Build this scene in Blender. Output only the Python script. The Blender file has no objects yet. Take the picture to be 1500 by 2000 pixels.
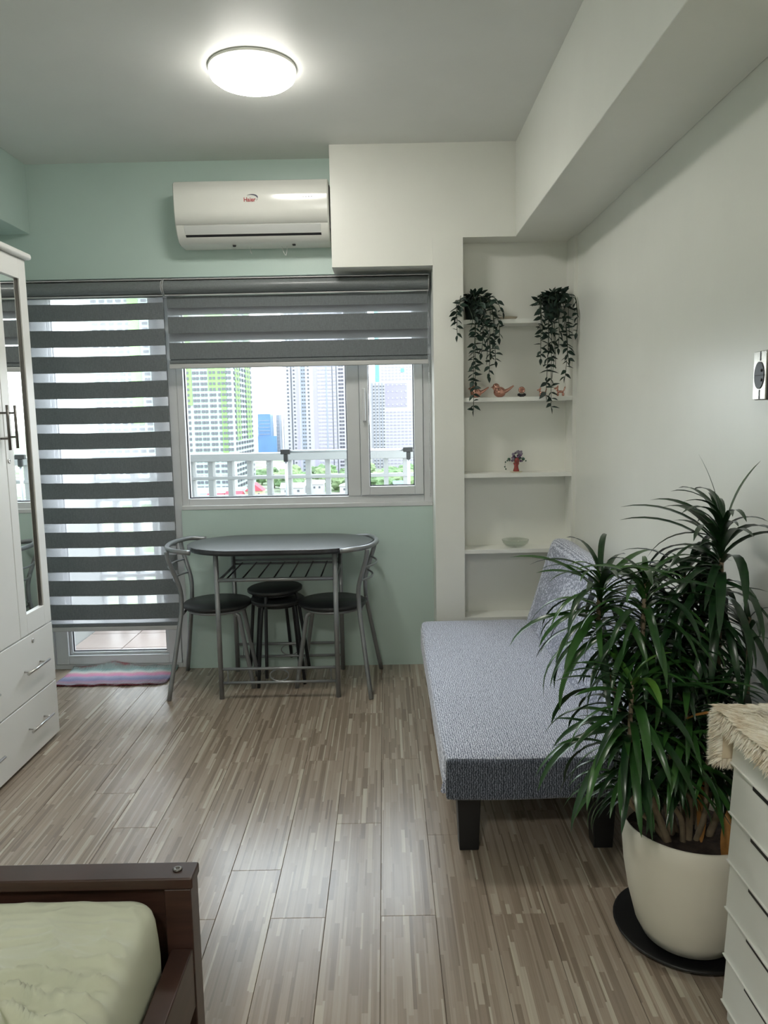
import bpy, bmesh, math, random
from mathutils import Vector, Matrix, noise, Euler
R = math.radians
PI = math.pi
sc = bpy.context.scene
COL = sc.collection
random.seed(7)

# ------------------------------------------------------------------ camera
cam_d = bpy.data.cameras.new('camera')
cam_d.sensor_fit = 'AUTO'; cam_d.sensor_width = 36.0
cam_d.lens = 1480.0 / 2000.0 * 36.0
cam_d.clip_start = 0.02; cam_d.clip_end = 6000
cam = bpy.data.objects.new('camera', cam_d); COL.objects.link(cam)
cam.matrix_world = Matrix(((0.99981855, 0.01890215, 0.00236277, 0.0),
                           (0.0, 0.12403473, -0.99227788, 0.0),
                           (-0.01904925, 0.99209782, 0.12401223, 1.40),
                           (0, 0, 0, 1)))
sc.camera = cam

# ------------------------------------------------------------------ world, exposure
SKY = 6.2
LAMP = 42.0
LAMP2 = 112.0
w = bpy.data.worlds.new('overcast_sky'); sc.world = w; w.use_nodes = True
nt = w.node_tree; nt.nodes.clear()
wo = nt.nodes.new('ShaderNodeOutputWorld'); wb = nt.nodes.new('ShaderNodeBackground')
tc = nt.nodes.new('ShaderNodeTexCoord'); sp = nt.nodes.new('ShaderNodeSeparateXYZ')
rp = nt.nodes.new('ShaderNodeValToRGB')
rp.color_ramp.elements[0].position = 0.0; rp.color_ramp.elements[0].color = (0.93, 0.96, 1.0, 1)
rp.color_ramp.elements[1].position = 0.6; rp.color_ramp.elements[1].color = (0.86, 0.93, 1.0, 1)
nt.links.new(tc.outputs['Generated'], sp.inputs[0]); nt.links.new(sp.outputs['Z'], rp.inputs[0])
nt.links.new(rp.outputs[0], wb.inputs['Color']); wb.inputs['Strength'].default_value = SKY
nt.links.new(wb.outputs[0], wo.inputs['Surface'])
sc.view_settings.view_transform = 'Standard'; sc.view_settings.look = 'None'
sc.view_settings.gamma = 1.0; sc.view_settings.use_curve_mapping = False
sc.view_settings.exposure = 0.42
sc.cycles.use_denoising = True
sc.cycles.max_bounces = 12; sc.cycles.diffuse_bounces = 7; sc.cycles.transparent_max_bounces = 24
sc.cycles.sample_clamp_indirect = 8.0

# ------------------------------------------------------------------ materials
def new_mat(name):
    m = bpy.data.materials.new(name); m.use_nodes = True
    n = m.node_tree; b = n.nodes['Principled BSDF']
    return m, n, b
def lk(n, a, b): n.links.new(a, b)
def objcoord(n, kind='Object'):
    t = n.nodes.new('ShaderNodeTexCoord'); return t.outputs[kind]
def mapping(n, src, scale=(1, 1, 1), rot=(0, 0, 0)):
    mp = n.nodes.new('ShaderNodeMapping'); mp.inputs['Scale'].default_value = scale
    mp.inputs['Rotation'].default_value = rot; lk(n, src, mp.inputs['Vector']); return mp.outputs[0]
def ntex(n, src, scale, detail=3, rough=.55):
    t = n.nodes.new('ShaderNodeTexNoise'); t.inputs['Scale'].default_value = scale
    t.inputs['Detail'].default_value = detail; t.inputs['Roughness'].default_value = rough
    lk(n, src, t.inputs['Vector']); return t.outputs['Fac']
def ramp(n, src, stops):
    r = n.nodes.new('ShaderNodeValToRGB'); e = r.color_ramp.elements
    while len(e) < len(stops): e.new(0.5)
    for i, (p, c) in enumerate(stops):
        e[i].position = p; e[i].color = (*c, 1)
    lk(n, src, r.inputs[0]); return r.outputs[0]
def bump(n, b, src, strength=.2, dist=.002):
    bp = n.nodes.new('ShaderNodeBump'); bp.inputs['Strength'].default_value = strength
    bp.inputs['Distance'].default_value = dist
    lk(n, src, bp.inputs['Height']); lk(n, bp.outputs[0], b.inputs['Normal'])
def mathn(n, op, a, b=None):
    m = n.nodes.new('ShaderNodeMath'); m.operation = op
    for i, v in enumerate((a, b)):
        if v is None: continue
        if isinstance(v, (int, float)): m.inputs[i].default_value = v
        else: lk(n, v, m.inputs[i])
    return m.outputs[0]
def simple(name, col, rough=.5, metal=0, var=.06, scale=8, bumpy=0, bscale=60, spec=.5, coat=0):
    m, n, b = new_mat(name)
    f = ntex(n, objcoord(n), scale)
    c0 = tuple(max(0, c * (1 - var)) for c in col); c1 = tuple(min(1, c * (1 + var)) for c in col)
    lk(n, ramp(n, f, [(.3, c0), (.7, c1)]), b.inputs['Base Color'])
    b.inputs['Roughness'].default_value = rough; b.inputs['Metallic'].default_value = metal
    b.inputs['Specular IOR Level'].default_value = spec
    if coat: b.inputs['Coat Weight'].default_value = coat; b.inputs['Coat Roughness'].default_value = .08
    if bumpy: bump(n, b, ntex(n, objcoord(n), bscale), bumpy)
    return m
def paint(name, col, rough=.30, spec=.5):
    m, n, b = new_mat(name)
    g = n.nodes.new('ShaderNodeNewGeometry')
    f = ntex(n, g.outputs['Position'], 2.2, 4)
    lk(n, ramp(n, f, [(.3, tuple(c * .965 for c in col)), (.7, tuple(min(1, c * 1.02) for c in col))]), b.inputs['Base Color'])
    b.inputs['Roughness'].default_value = rough; b.inputs['Specular IOR Level'].default_value = spec
    st = ntex(n, mapping(n, g.outputs['Position'], (14, 14, 1.2)), 1.0, 3)
    fine = ntex(n, g.outputs['Position'], 90, 2)
    bump(n, b, mathn(n, 'ADD', st, mathn(n, 'MULTIPLY', fine, .25)), .22, .003)
    return m

M = {}
M['white_wall'] = paint('cream_white_paint', (.80, .80, .745))
M['ceiling'] = paint('ceiling_paint', (.76, .765, .74), .5)
M['teal_wall'] = paint('pale_teal_paint', (.525, .645, .60))
M['room_wall'] = paint('far_room_paint', (.66, .66, .62))
M['alu'] = simple('white_aluminium', (.62, .63, .64), .35, 0, .03, 5)
M['grey_alu'] = simple('grey_bottom_rail', (.50, .50, .50), .4, .2, .03, 5)
M['dark_gasket'] = simple('dark_gasket', (.05, .05, .06), .6)
M['white_plastic'] = simple('white_gloss_plastic', (.74, .74, .69), .16, 0, .02, 4, spec=.5)
M['flap_plastic'] = simple('grey_white_plastic', (.62, .63, .61), .3, 0, .02, 4)
M['dark_plastic'] = simple('dark_plastic', (.02, .02, .022), .5)
M['white_lam'] = simple('white_laminate', (.82, .82, .80), .32, 0, .02, 3, spec=.4)
M['white_drawer'] = simple('white_drawer_plastic', (.82, .82, .78), .4, 0, .02, 3)
M['steel'] = simple('brushed_steel', (.55, .54, .52), .28, 1, .05, 30)
M['dark_steel'] = simple('dark_handle_metal', (.16, .15, .14), .35, .8, .05, 30)
M['tube'] = simple('grey_painted_tube', (.27, .28, .29), .32, .55, .08, 20)
M['black_seat'] = simple('black_seat_board', (.018, .02, .022), .42, 0, .15, 30, .1)
M['black_tube'] = simple('black_tube', (.02, .022, .026), .35, .3)
M['table_top'] = None
M['brown'] = None
M['soil'] = simple('potting_soil', (.035, .024, .018), .95, 0, .6, 40, .9, 50)
M['pot'] = simple('cream_pot_plastic', (.76, .72, .62), .42, 0, .02, 4)
M['saucer'] = simple('black_saucer_plastic', (.010, .010, .011), .4)
M['cane'] = simple('plant_cane', (.22, .17, .11), .8, 0, .25, 20, .5, 60)
M['dead_leaf'] = simple('dry_orange_leaf', (.38, .17, .04), .6, 0, .3, 20)
M['ivy_pot'] = simple('dark_green_planter', (.02, .035, .03), .6)
M['vine'] = simple('vine_stem', (.03, .05, .025), .7)
M['rose'] = simple('rose_gold_glaze', (.62, .33, .26), .12, .75, .05, 10)
M['vase'] = simple('red_ceramic', (.30, .035, .03), .2, 0, .2, 20, coat=.5)
M['petal'] = simple('dark_floral_beads', (.12, .06, .14), .5, 0, .5, 60)
M['petal_green'] = simple('dark_green_beads', (.03, .09, .05), .5, 0, .4, 60)
M['petal_grey'] = simple('grey_lilac_beads', (.22, .19, .24), .5, 0, .3, 60)
M['shell'] = simple('beige_dish_glaze', (.55, .48, .38), .4)
M['fur_base'] = simple('cream_fur_backing', (.62, .52, .38), .95, 0, .1, 20)
M['shelf'] = paint('shelf_paint', (.80, .80, .75), .4)
M['sofa_leg'] = simple('black_wood_leg', (.008, .008, .009), .45)
M['box_side_shade'] = simple('shaded_box_side', (.05, .048, .04), .5)  # shade on the side of the wall box, put into its colour
M['yellow_tag'] = simple('olive_paper_tag', (.35, .33, .06), .7)
M['rack_metal'] = simple('grey_rack_metal', (.45, .46, .48), .35, .5)
M['balcony_wall'] = simple('balcony_white_paint', (0.359, 0.367, 0.359), .7, 0, .04, 3)
M['rail_paint'] = simple('balcony_rail_paint', (0.327, 0.331, 0.335), .7, 0, .04, 3)

def m_table():
    m, n, b = new_mat('dark_table_laminate')
    f = ntex(n, mapping(n, objcoord(n), (3, 60, 3)), 1.6, 4)
    lk(n, ramp(n, f, [(.3, (.03, .03, .034)), (.7, (.07, .072, .08))]), b.inputs['Base Color'])
    b.inputs['Roughness'].default_value = .27; bump(n, b, f, .2, .001)
    return m
M['table_top'] = m_table()
def m_brown():
    m, n, b = new_mat('dark_brown_wood')
    f = ntex(n, mapping(n, objcoord(n), (3, 3, 30)), 2.0, 4)
    lk(n, ramp(n, f, [(.3, (.030, .014, .010)), (.7, (.060, .028, .020))]), b.inputs['Base Color'])
    b.inputs['Roughness'].default_value = .33; bump(n, b, f, .1, .001)
    return m
M['brown'] = m_brown()

def m_floor():
    m, n, b = new_mat('strip_pattern_planks')
    g = n.nodes.new('ShaderNodeNewGeometry'); s = n.nodes.new('ShaderNodeSeparateXYZ'); lk(n, g.outputs['Position'], s.inputs[0])
    oi = n.nodes.new('ShaderNodeObjectInfo'); rnd = oi.outputs['Random']
    u = mathn(n, 'DIVIDE', s.outputs['X'], .0085)
    u = mathn(n, 'ADD', u, mathn(n, 'MULTIPLY', mathn(n, 'SINE', mathn(n, 'MULTIPLY', u, 1.9)), .42))
    i = mathn(n, 'FLOOR', u)
    cx = n.nodes.new('ShaderNodeCombineXYZ'); lk(n, i, cx.inputs[0]); lk(n, rnd, cx.inputs[1])
    wn = n.nodes.new('ShaderNodeTexWhiteNoise'); wn.noise_dimensions = '3D'; lk(n, cx.outputs[0], wn.inputs['Vector'])
    v = mathn(n, 'ADD', mathn(n, 'DIVIDE', s.outputs['Y'], .24), mathn(n, 'MULTIPLY', wn.outputs['Value'], 9.0))
    v = mathn(n, 'ADD', v, mathn(n, 'MULTIPLY', mathn(n, 'SINE', mathn(n, 'MULTIPLY', v, 2.3)), .36))
    j = mathn(n, 'FLOOR', v)
    c2 = n.nodes.new('ShaderNodeCombineXYZ'); lk(n, i, c2.inputs[0]); lk(n, j, c2.inputs[1]); lk(n, rnd, c2.inputs[2])
    w2 = n.nodes.new('ShaderNodeTexWhiteNoise'); w2.noise_dimensions = '3D'; lk(n, c2.outputs[0], w2.inputs['Vector'])
    base = ramp(n, w2.outputs['Value'], [(0.0, (.222, .172, .130)), (.2, (.283, .224, .172)), (.55, (.336, .272, .214)), (.85, (.378, .313, .250)), (.95, (.455, .395, .315)), (1.0, (.50, .445, .355))])
    gr = ntex(n, mapping(n, g.outputs['Position'], (220, 5, 1)), 1.0, 4)
    mx = n.nodes.new('ShaderNodeMix'); mx.data_type = 'RGBA'; mx.blend_type = 'MULTIPLY'; mx.inputs[0].default_value = .5
    lk(n, base, mx.inputs[6]); lk(n, ramp(n, gr, [(.25, (.72, .70, .68)), (.7, (1.1, 1.1, 1.1))]), mx.inputs[7])
    lk(n, mx.outputs[2], b.inputs['Base Color'])
    sm = ntex(n, g.outputs['Position'], 2.0, 3)
    lk(n, mathn(n, 'ADD', mathn(n, 'MULTIPLY', sm, .10), .20), b.inputs['Roughness'])
    b.inputs['Specular IOR Level'].default_value = .62
    bump(n, b, gr, .16, .0008)
    return m
M['floor'] = m_floor()
M['floor_base'] = simple('dark_plank_joint', (.07, .055, .045), .8)

def m_sofa(nm='blue_grey_knit_cover', stops=[(.30, (.16, .175, .25)), (.47, (.31, .33, .43)), (.64, (.74, .76, .86))]):
    m, n, b = new_mat(nm)
    oc = objcoord(n)
    k = n.nodes.new('ShaderNodeTexWave'); k.inputs['Scale'].default_value = 44; k.inputs['Distortion'].default_value = 7
    k.inputs['Detail'].default_value = 3; k.inputs['Detail Scale'].default_value = 2.2; lk(n, oc, k.inputs['Vector'])
    sp2 = ntex(n, oc, 210, 2)
    mix = mathn(n, 'ADD', mathn(n, 'MULTIPLY', k.outputs['Fac'], .35), mathn(n, 'MULTIPLY', sp2, .65))
    lk(n, ramp(n, mix, stops), b.inputs['Base Color'])
    b.inputs['Roughness'].default_value = .85; b.inputs['Specular IOR Level'].default_value = .2
    b.inputs['Sheen Weight'].default_value = .35; b.inputs['Sheen Roughness'].default_value = .5
    bump(n, b, mix, .35, .002)
    return m
M['sofa'] = m_sofa()
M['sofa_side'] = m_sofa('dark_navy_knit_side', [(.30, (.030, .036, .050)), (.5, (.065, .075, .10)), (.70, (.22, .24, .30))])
def m_sheet():
    m, n, b = new_mat('sage_green_sheet')
    f = ntex(n, objcoord(n), 5, 3)
    lk(n, ramp(n, f, [(.3, (.50, .515, .40)), (.7, (.56, .575, .45))]), b.inputs['Base Color'])
    b.inputs['Roughness'].default_value = .8; b.inputs['Sheen Weight'].default_value = .2
    b.inputs['Specular IOR Level'].default_value = .25
    bump(n, b, ntex(n, objcoord(n), 300, 2), .1, .001)
    return m
M['sheet'] = m_sheet()
def m_band(name, c):
    m, n, b = new_mat(name)
    g = n.nodes.new('ShaderNodeNewGeometry')
    f = ntex(n, mapping(n, g.outputs['Position'], (60, 60, 900)), 1.0, 3)
    f2 = ntex(n, mapping(n, g.outputs['Position'], (700, 700, 60)), 1.0, 2)
    mix = mathn(n, 'MULTIPLY', mathn(n, 'ADD', f, f2), .5)
    lk(n, ramp(n, mix, [(.35, tuple(x * .72 for x in c)), (.65, tuple(x * 1.25 for x in c))]), b.inputs['Base Color'])
    b.inputs['Roughness'].default_value = .8; bump(n, b, mix, .3, .001)
    return m
M['band'] = m_band('dark_grey_blind_weave', (.145, .16, .168))
M['cassette'] = m_band('grey_cassette_weave', (.17, .185, .19))
M['cassette'].node_tree.nodes['Principled BSDF'].inputs['Roughness'].default_value = .32
def m_sheer():
    m = bpy.data.materials.new('sheer_blind_mesh'); m.use_nodes = True; n = m.node_tree; n.nodes.clear()
    o = n.nodes.new('ShaderNodeOutputMaterial')
    tr = n.nodes.new('ShaderNodeBsdfTransparent'); tl = n.nodes.new('ShaderNodeBsdfTranslucent'); df = n.nodes.new('ShaderNodeBsdfDiffuse')
    tl.inputs[0].default_value = (.9, .9, .95, 1); df.inputs[0].default_value = (.55, .55, .58, 1)
    g = n.nodes.new('ShaderNodeNewGeometry')
    f = ntex(n, mapping(n, g.outputs['Position'], (500, 500, 500)), 1.0, 1)
    a = n.nodes.new('ShaderNodeMixShader'); a.inputs[0].default_value = .75; lk(n, df.outputs[0], a.inputs[1]); lk(n, tl.outputs[0], a.inputs[2])
    c = n.nodes.new('ShaderNodeMixShader'); lk(n, mathn(n, 'ADD', mathn(n, 'MULTIPLY', f, .3), .22), c.inputs[0])
    lk(n, tr.outputs[0], c.inputs[1]); lk(n, a.outputs[0], c.inputs[2]); lk(n, c.outputs[0], o.inputs[0])
    return m
M['sheer'] = m_sheer()
def m_glass(name, tint=(.97, .99, .99), fac=.06):
    m = bpy.data.materials.new(name); m.use_nodes = True; n = m.node_tree; n.nodes.clear()
    o = n.nodes.new('ShaderNodeOutputMaterial'); tr = n.nodes.new('ShaderNodeBsdfTransparent'); gl = n.nodes.new('ShaderNodeBsdfGlossy')
    tr.inputs[0].default_value = (*tint, 1); gl.inputs['Roughness'].default_value = .02
    fr = n.nodes.new('ShaderNodeLayerWeight'); fr.inputs[0].default_value = .5
    pw = mathn(n, 'ADD', mathn(n, 'MULTIPLY', mathn(n, 'POWER', fr.outputs['Facing'], 4.0), .6), fac * .5)
    mx = n.nodes.new('ShaderNodeMixShader'); lk(n, pw, mx.inputs[0]); lk(n, tr.outputs[0], mx.inputs[1]); lk(n, gl.outputs[0], mx.inputs[2])
    lk(n, mx.outputs[0], o.inputs[0]); return m
M['glass'] = m_glass('clear_window_glass')
M['bowl_thin'] = m_glass('clear_bowl_glass_thin', (.90, .92, .90), .12)
def m_bowl():
    m, n, b = new_mat('clear_bowl_glass'); b.inputs['Transmission Weight'].default_value = 1; b.inputs['Roughness'].default_value = .03
    b.inputs['IOR'].default_value = 1.3; b.inputs['Base Color'].default_value = (.93, .95, .93, 1); return m
M['bowl'] = m_bowl()
m, n, b = new_mat('mirror_glass'); b.inputs['Metallic'].default_value = 1; b.inputs['Roughness'].default_value = .015
lk(n, ramp(n, ntex(n, objcoord(n), 3), [(0, (.86, .89, .88)), (1, (.88, .91, .9))]), b.inputs['Base Color']); M['mirror'] = m
m, n, b = new_mat('polished_box_metal'); b.inputs['Metallic'].default_value = .7; b.inputs['Roughness'].default_value = .2
lk(n, ramp(n, ntex(n, objcoord(n), 40, 4), [(.3, (.42, .40, .35)), (.7, (.62, .62, .56))]), b.inputs['Base Color']); M['polished'] = m
m, n, b = new_mat('lamp_diffuser'); b.inputs['Base Color'].default_value = (.9, .9, .88, 1)
b.inputs['Emission Color'].default_value = (1.0, .97, .90, 1); b.inputs['Emission Strength'].default_value = LAMP; M['lamp'] = m
m = m.copy(); m.name = 'lamp_diffuser_rim'; m.node_tree.nodes['Principled BSDF'].inputs['Emission Strength'].default_value = 9.0; M['lamp_rim'] = m

def m_leaf(name, c0, c1, rough=.28):
    m, n, b = new_mat(name)
    oi = n.nodes.new('ShaderNodeObjectInfo')
    f = ntex(n, mapping(n, objcoord(n), (3, 40, 40)), 1.5, 2)
    mix = mathn(n, 'ADD', mathn(n, 'MULTIPLY', f, .4), mathn(n, 'MULTIPLY', oi.outputs['Random'], .6))
    lk(n, ramp(n, mix, [(.2, c0), (.75, c1)]), b.inputs['Base Color'])
    b.inputs['Roughness'].default_value = rough; b.inputs['Specular IOR Level'].default_value = .5
    return m
M['leaf'] = m_leaf('strap_leaf', (.010, .035, .012), (.040, .12, .024))
M['leaf2'] = m_leaf('young_leaf', (.05, .14, .02), (.09, .20, .03))
M['ivy'] = m_leaf('ivy_leaf', (.008, .022, .016), (.018, .042, .028), .6)
m, n, b = new_mat('cream_fur'); hi = n.nodes.new('ShaderNodeTexCoord')
lk(n, ramp(n, ntex(n, hi.outputs['Object'], 25, 3), [(.3, (.66, .56, .42)), (.5, (.86, .80, .68)), (.75, (.94, .91, .83))]), b.inputs['Base Color'])
b.inputs['Roughness'].default_value = .7; b.inputs['Sheen Weight'].default_value = .4; M['fur'] = m
def m_rug():
    m, n, b = new_mat('woven_rag_stripes')
    g = n.nodes.new('ShaderNodeTexCoord'); s = n.nodes.new('ShaderNodeSeparateXYZ'); lk(n, g.outputs['Object'], s.inputs[0])
    f = ntex(n, mapping(n, g.outputs['Object'], (14, 60, 10)), 1.5, 3)
    y = mathn(n, 'ADD', mathn(n, 'MULTIPLY', s.outputs['Y'], 3.4), .5)
    y = mathn(n, 'ADD', y, mathn(n, 'MULTIPLY', mathn(n, 'SUBTRACT', f, .5), .16))
    r = ramp(n, y, [(0.0, (.14, .02, .03)), (.06, (.32, .30, .36)), (.16, (.36, .22, .30)), (.28, (.20, .21, .36)), (.42, (.30, .30, .42)), (.52, (.55, .22, .36)), (.62, (.52, .28, .32)), (.70, (.46, .46, .44)), (.82, (.22, .33, .32)), (.92, (.30, .36, .36)), (1.0, (.36, .05, .07))])
    w = n.nodes.new('ShaderNodeTexWave'); w.inputs['Scale'].default_value = 38; w.inputs['Distortion'].default_value = 2; lk(n, g.outputs['Object'], w.inputs['Vector'])
    lk(n, r, b.inputs['Base Color']); b.inputs['Roughness'].default_value = .95; bump(n, b, mathn(n, 'ADD', w.outputs['Fac'], f), .6, .004)
    return m
M['rug'] = m_rug()
def m_tile():
    m, n, b = new_mat('terracotta_balcony_tile')
    f = ntex(n, objcoord(n), 9, 4); oi = n.nodes.new('ShaderNodeObjectInfo')
    mix = mathn(n, 'ADD', mathn(n, 'MULTIPLY', f, .6), mathn(n, 'MULTIPLY', oi.outputs['Random'], .4))
    lk(n, ramp(n, mix, [(.2, (.36, .27, .24)), (.8, (.43, .36, .33))]), b.inputs['Base Color']); b.inputs['Roughness'].default_value = .4
    return m
M['tile'] = m_tile()
M['grout'] = simple('tile_grout', (.22, .19, .18), .9)
# exterior
M['mint'] = simple('mint_white_render', (0.26, 0.31, 0.298), .9, 0, .03, .02)
M['green'] = simple('light_green_render', (.16, .31, .10), .9, 0, .05, .02)
M['lilac'] = simple('lilac_white_render', (0.285, 0.273, 0.31), .9, 0, .03, .02)
M['lilac2'] = simple('pale_lilac_render', (.235, .22, .28), .9, 0, .03, .02)
M['white_tower'] = simple('white_tower_render', (0.31, 0.304, 0.316), .9, 0, .03, .02)
M['win_grey'] = simple('far_window_grey', (.055, .06, .075), .4)
M['win_dark'] = simple('far_window_dark', (.04, .04, .06), .4)
M['teal_tower'] = simple('teal_tower_render', (0.099, 0.236, 0.248), .8, 0, .03, .02)
M['blue_tower'] = simple('blue_glass_tower', (.055, .13, .26), .4, 0, .2, .05)
M['grey_tower'] = simple('grey_blue_tower', (0.186, 0.205, 0.248), .8, 0, .1, .05)
M['tree'] = simple('far_tree_foliage', (.09, .15, .065), .9, 0, .5, .25, 0)
M['tree2'] = simple('far_tree_foliage_light', (.15, .21, .10), .9, 0, .4, .25, 0)
M['bark'] = simple('far_tree_bark', (.12, .09, .07), .9)
M['red_roof'] = simple('red_roof_sheet', (0.26, 0.031, 0.05), .6)
M['cream_house'] = simple('cream_house_render', (0.298, 0.26, 0.174), .9)
M['white_roof'] = simple('white_roof_sheet', (0.285, 0.285, 0.291), .6)
M['city_ground'] = None
m, n, b = new_mat('city_ground')
g = n.nodes.new('ShaderNodeNewGeometry')
lk(n, ramp(n, ntex(n, g.outputs['Position'], .03, 5, .7), [(.42, (.08, .125, .05)), (.54, (.17, .20, .14)), (.68, (.28, .28, .28))]), b.inputs['Base Color'])
b.inputs['Roughness'].default_value = 1; M['city_ground'] = m

# ------------------------------------------------------------------ mesh builder
class MB:
    def __init__(s): s.v = []; s.f = []; s.sm = []
    def add(s, vs, fs, smooth=False):
        o = len(s.v); s.v += [tuple(v) for v in vs]
        for f in fs: s.f.append(tuple(i + o for i in f)); s.sm.append(smooth)
    def box(s, x0, y0, z0, x1, y1, z1):
        vs = [(x, y, z) for z in (z0, z1) for y in (y0, y1) for x in (x0, x1)]
        s.add(vs, [(0, 2, 3, 1), (4, 5, 7, 6), (0, 1, 5, 4), (2, 6, 7, 3), (0, 4, 6, 2), (1, 3, 7, 5)])
        return s
    def prism(s, poly, axis, a, b, smooth=False):
        """poly = 2D points; axis x: (y,z); y: (x,z); z: (x,y)"""
        def P(p, t):
            return {'x': (t, p[0], p[1]), 'y': (p[0], t, p[1]), 'z': (p[0], p[1], t)}[axis]
        k = len(poly); vs = [P(p, a) for p in poly] + [P(p, b) for p in poly]
        fs = [tuple(range(k))[::-1], tuple(range(k, 2 * k))]
        s.add(vs, fs)
        if smooth: s.add(vs, [])
        o = len(s.v) - 2 * k
        for i in range(k):
            j = (i + 1) % k; s.f.append((o + i, o + j, o + k + j, o + k + i)); s.sm.append(smooth)
        return s
    def lathe(s, prof, seg=24, c=(0, 0, 0), smooth=True, sx=1, sy=1):
        vs = []; k = len(prof)
        for i in range(seg):
            a = 2 * PI * i / seg
            for r, z in prof: vs.append((c[0] + r * math.cos(a) * sx, c[1] + r * math.sin(a) * sy, c[2] + z))
        fs = []
        for i in range(seg):
            j = (i + 1) % seg
            for t in range(k - 1): fs.append((i * k + t, j * k + t, j * k + t + 1, i * k + t + 1))
        s.add(vs, fs, smooth)
        for t, rev in ((0, True), (k - 1, False)):
            if prof[t][0] > 1e-5:
                o = len(s.v) - len(vs); ring = [o + i * k + t for i in range(seg)]
                s.f.append(tuple(ring[::-1] if rev else ring)); s.sm.append(False)
        return s
    def tube(s, pts, r, seg=10, smooth_path=0, r_end=None, closed=False):
        pts = [Vector(p) for p in pts]
        if smooth_path: pts = catmull(pts, smooth_path, closed)
        n_ = len(pts); rings = []; up = None
        for i, p in enumerate(pts):
            if closed: t = (pts[(i + 1) % n_] - pts[i - 1])
            else: t = (pts[min(i + 1, n_ - 1)] - pts[max(i - 1, 0)])
            t.normalize()
            if up is None:
                up = Vector((0, 0, 1)) if abs(t.z) < .9 else Vector((1, 0, 0))
            side = t.cross(up)
            if side.length < 1e-6: side = t.cross(Vector((1, 0, 0)))
            side.normalize(); up = side.cross(t).normalized()
            rr = r if r_end is None else r + (r_end - r) * i / max(1, n_ - 1)
            rings.append([p + side * rr * math.cos(2 * PI * k / seg) + up * rr * math.sin(2 * PI * k / seg) for k in range(seg)])
        vs = [v for ring in rings for v in ring]; fs = []
        for i in range(n_ if closed else n_ - 1):
            for k in range(seg):
                a = i * seg + k; b_ = i * seg + (k + 1) % seg; c = ((i + 1) % n_) * seg + (k + 1) % seg; d = ((i + 1) % n_) * seg + k
                fs.append((a, b_, c, d))
        if not closed: o = 0
        s.add(vs, fs, True)
        if not closed:
            o = len(s.v) - len(vs)
            s.f.append(tuple(o + k for k in range(seg))[::-1]); s.sm.append(False)
            s.f.append(tuple(o + (n_ - 1) * seg + k for k in range(seg))); s.sm.append(False)
        return s
    def sphere(s, c, r, seg=14, rings=9):
        if not hasattr(r, '__len__'): r = (r, r, r)
        vs = [(c[0], c[1], c[2] - r[2])]
        for i in range(1, rings):
            a = -PI / 2 + PI * i / rings
            for k in range(seg):
                t = 2 * PI * k / seg
                vs.append((c[0] + r[0] * math.cos(a) * math.cos(t), c[1] + r[1] * math.cos(a) * math.sin(t), c[2] + r[2] * math.sin(a)))
        vs.append((c[0], c[1], c[2] + r[2])); fs = []
        for k in range(seg):
            fs.append((0, 1 + (k + 1) % seg, 1 + k))
            for i in range(rings - 2):
                a = 1 + i * seg + k; b_ = 1 + i * seg + (k + 1) % seg
                fs.append((a, b_, b_ + seg, a + seg))
            o = 1 + (rings - 2) * seg
            fs.append((o + k, o + (k + 1) % seg, len(vs) - 1))
        s.add(vs, fs, True); return s
    def mesh(s, name, mat):
        me = bpy.data.meshes.new(name); me.from_pydata(s.v, [], s.f)
        me.polygons.foreach_set('use_smooth', s.sm); me.update()
        if mat: me.materials.append(mat)
        return me
    def obj(s, name, mat, parent=None, bevel=0, loc=None, segs=2):
        me = s.mesh(name, mat); o = bpy.data.objects.new(name, me); COL.objects.link(o)
        if parent: o.parent = parent
        if loc: o.location = loc
        if bevel:
            bv = o.modifiers.new('bevel', 'BEVEL'); bv.width = bevel; bv.segments = segs; bv.limit_method = 'ANGLE'
            bv.angle_limit = R(40); me.polygons.foreach_set('use_smooth', [True] * len(me.polygons))
            bv.harden_normals = True
        return o
def catmull(P, k, closed=False):
    out = []; n_ = len(P)
    rng = n_ if closed else n_ - 1
    for i in range(rng):
        p0 = P[i - 1] if (i or closed) else P[0]; p1 = P[i]; p2 = P[(i + 1) % n_]
        p3 = P[(i + 2) % n_] if (closed or i + 2 < n_) else P[-1]
        for j in range(k):
            t = j / k
            out.append(.5 * ((2 * p1) + (p2 - p0) * t + (2 * p0 - 5 * p1 + 4 * p2 - p3) * t * t + (3 * p1 - p0 - 3 * p2 + p3) * t ** 3))
    if not closed: out.append(P[-1].copy())
    return out
def empty(name, label, cat, loc=(0, 0, 0), rz=0, group=None):
    o = bpy.data.objects.new(name, None); COL.objects.link(o); o.location = loc; o.rotation_euler = (0, 0, rz)
    o.empty_display_size = .05
    return tag(o, label, cat, group)
def tag(o, label, cat, group=None):
    o['label'] = label; o['category'] = cat
    if group: o['group'] = group
    return o
def struct(o, label=None, cat=None):
    o['kind'] = 'structure'
    if label: o['label'] = label
    if cat: o['category'] = cat
    return o
def kids(o): return [c for c in bpy.data.objects if c.parent == o]
def copy_tree(o, parent=None):
    c = o.copy(); COL.objects.link(c); c.parent = parent
    for ch in kids(o): copy_tree(ch, c)
    return c
def box(name, mat, x0, y0, z0, x1, y1, z1, parent=None, bevel=0):
    return MB().box(x0, y0, z0, x1, y1, z1).obj(name, mat, parent, bevel)

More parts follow.
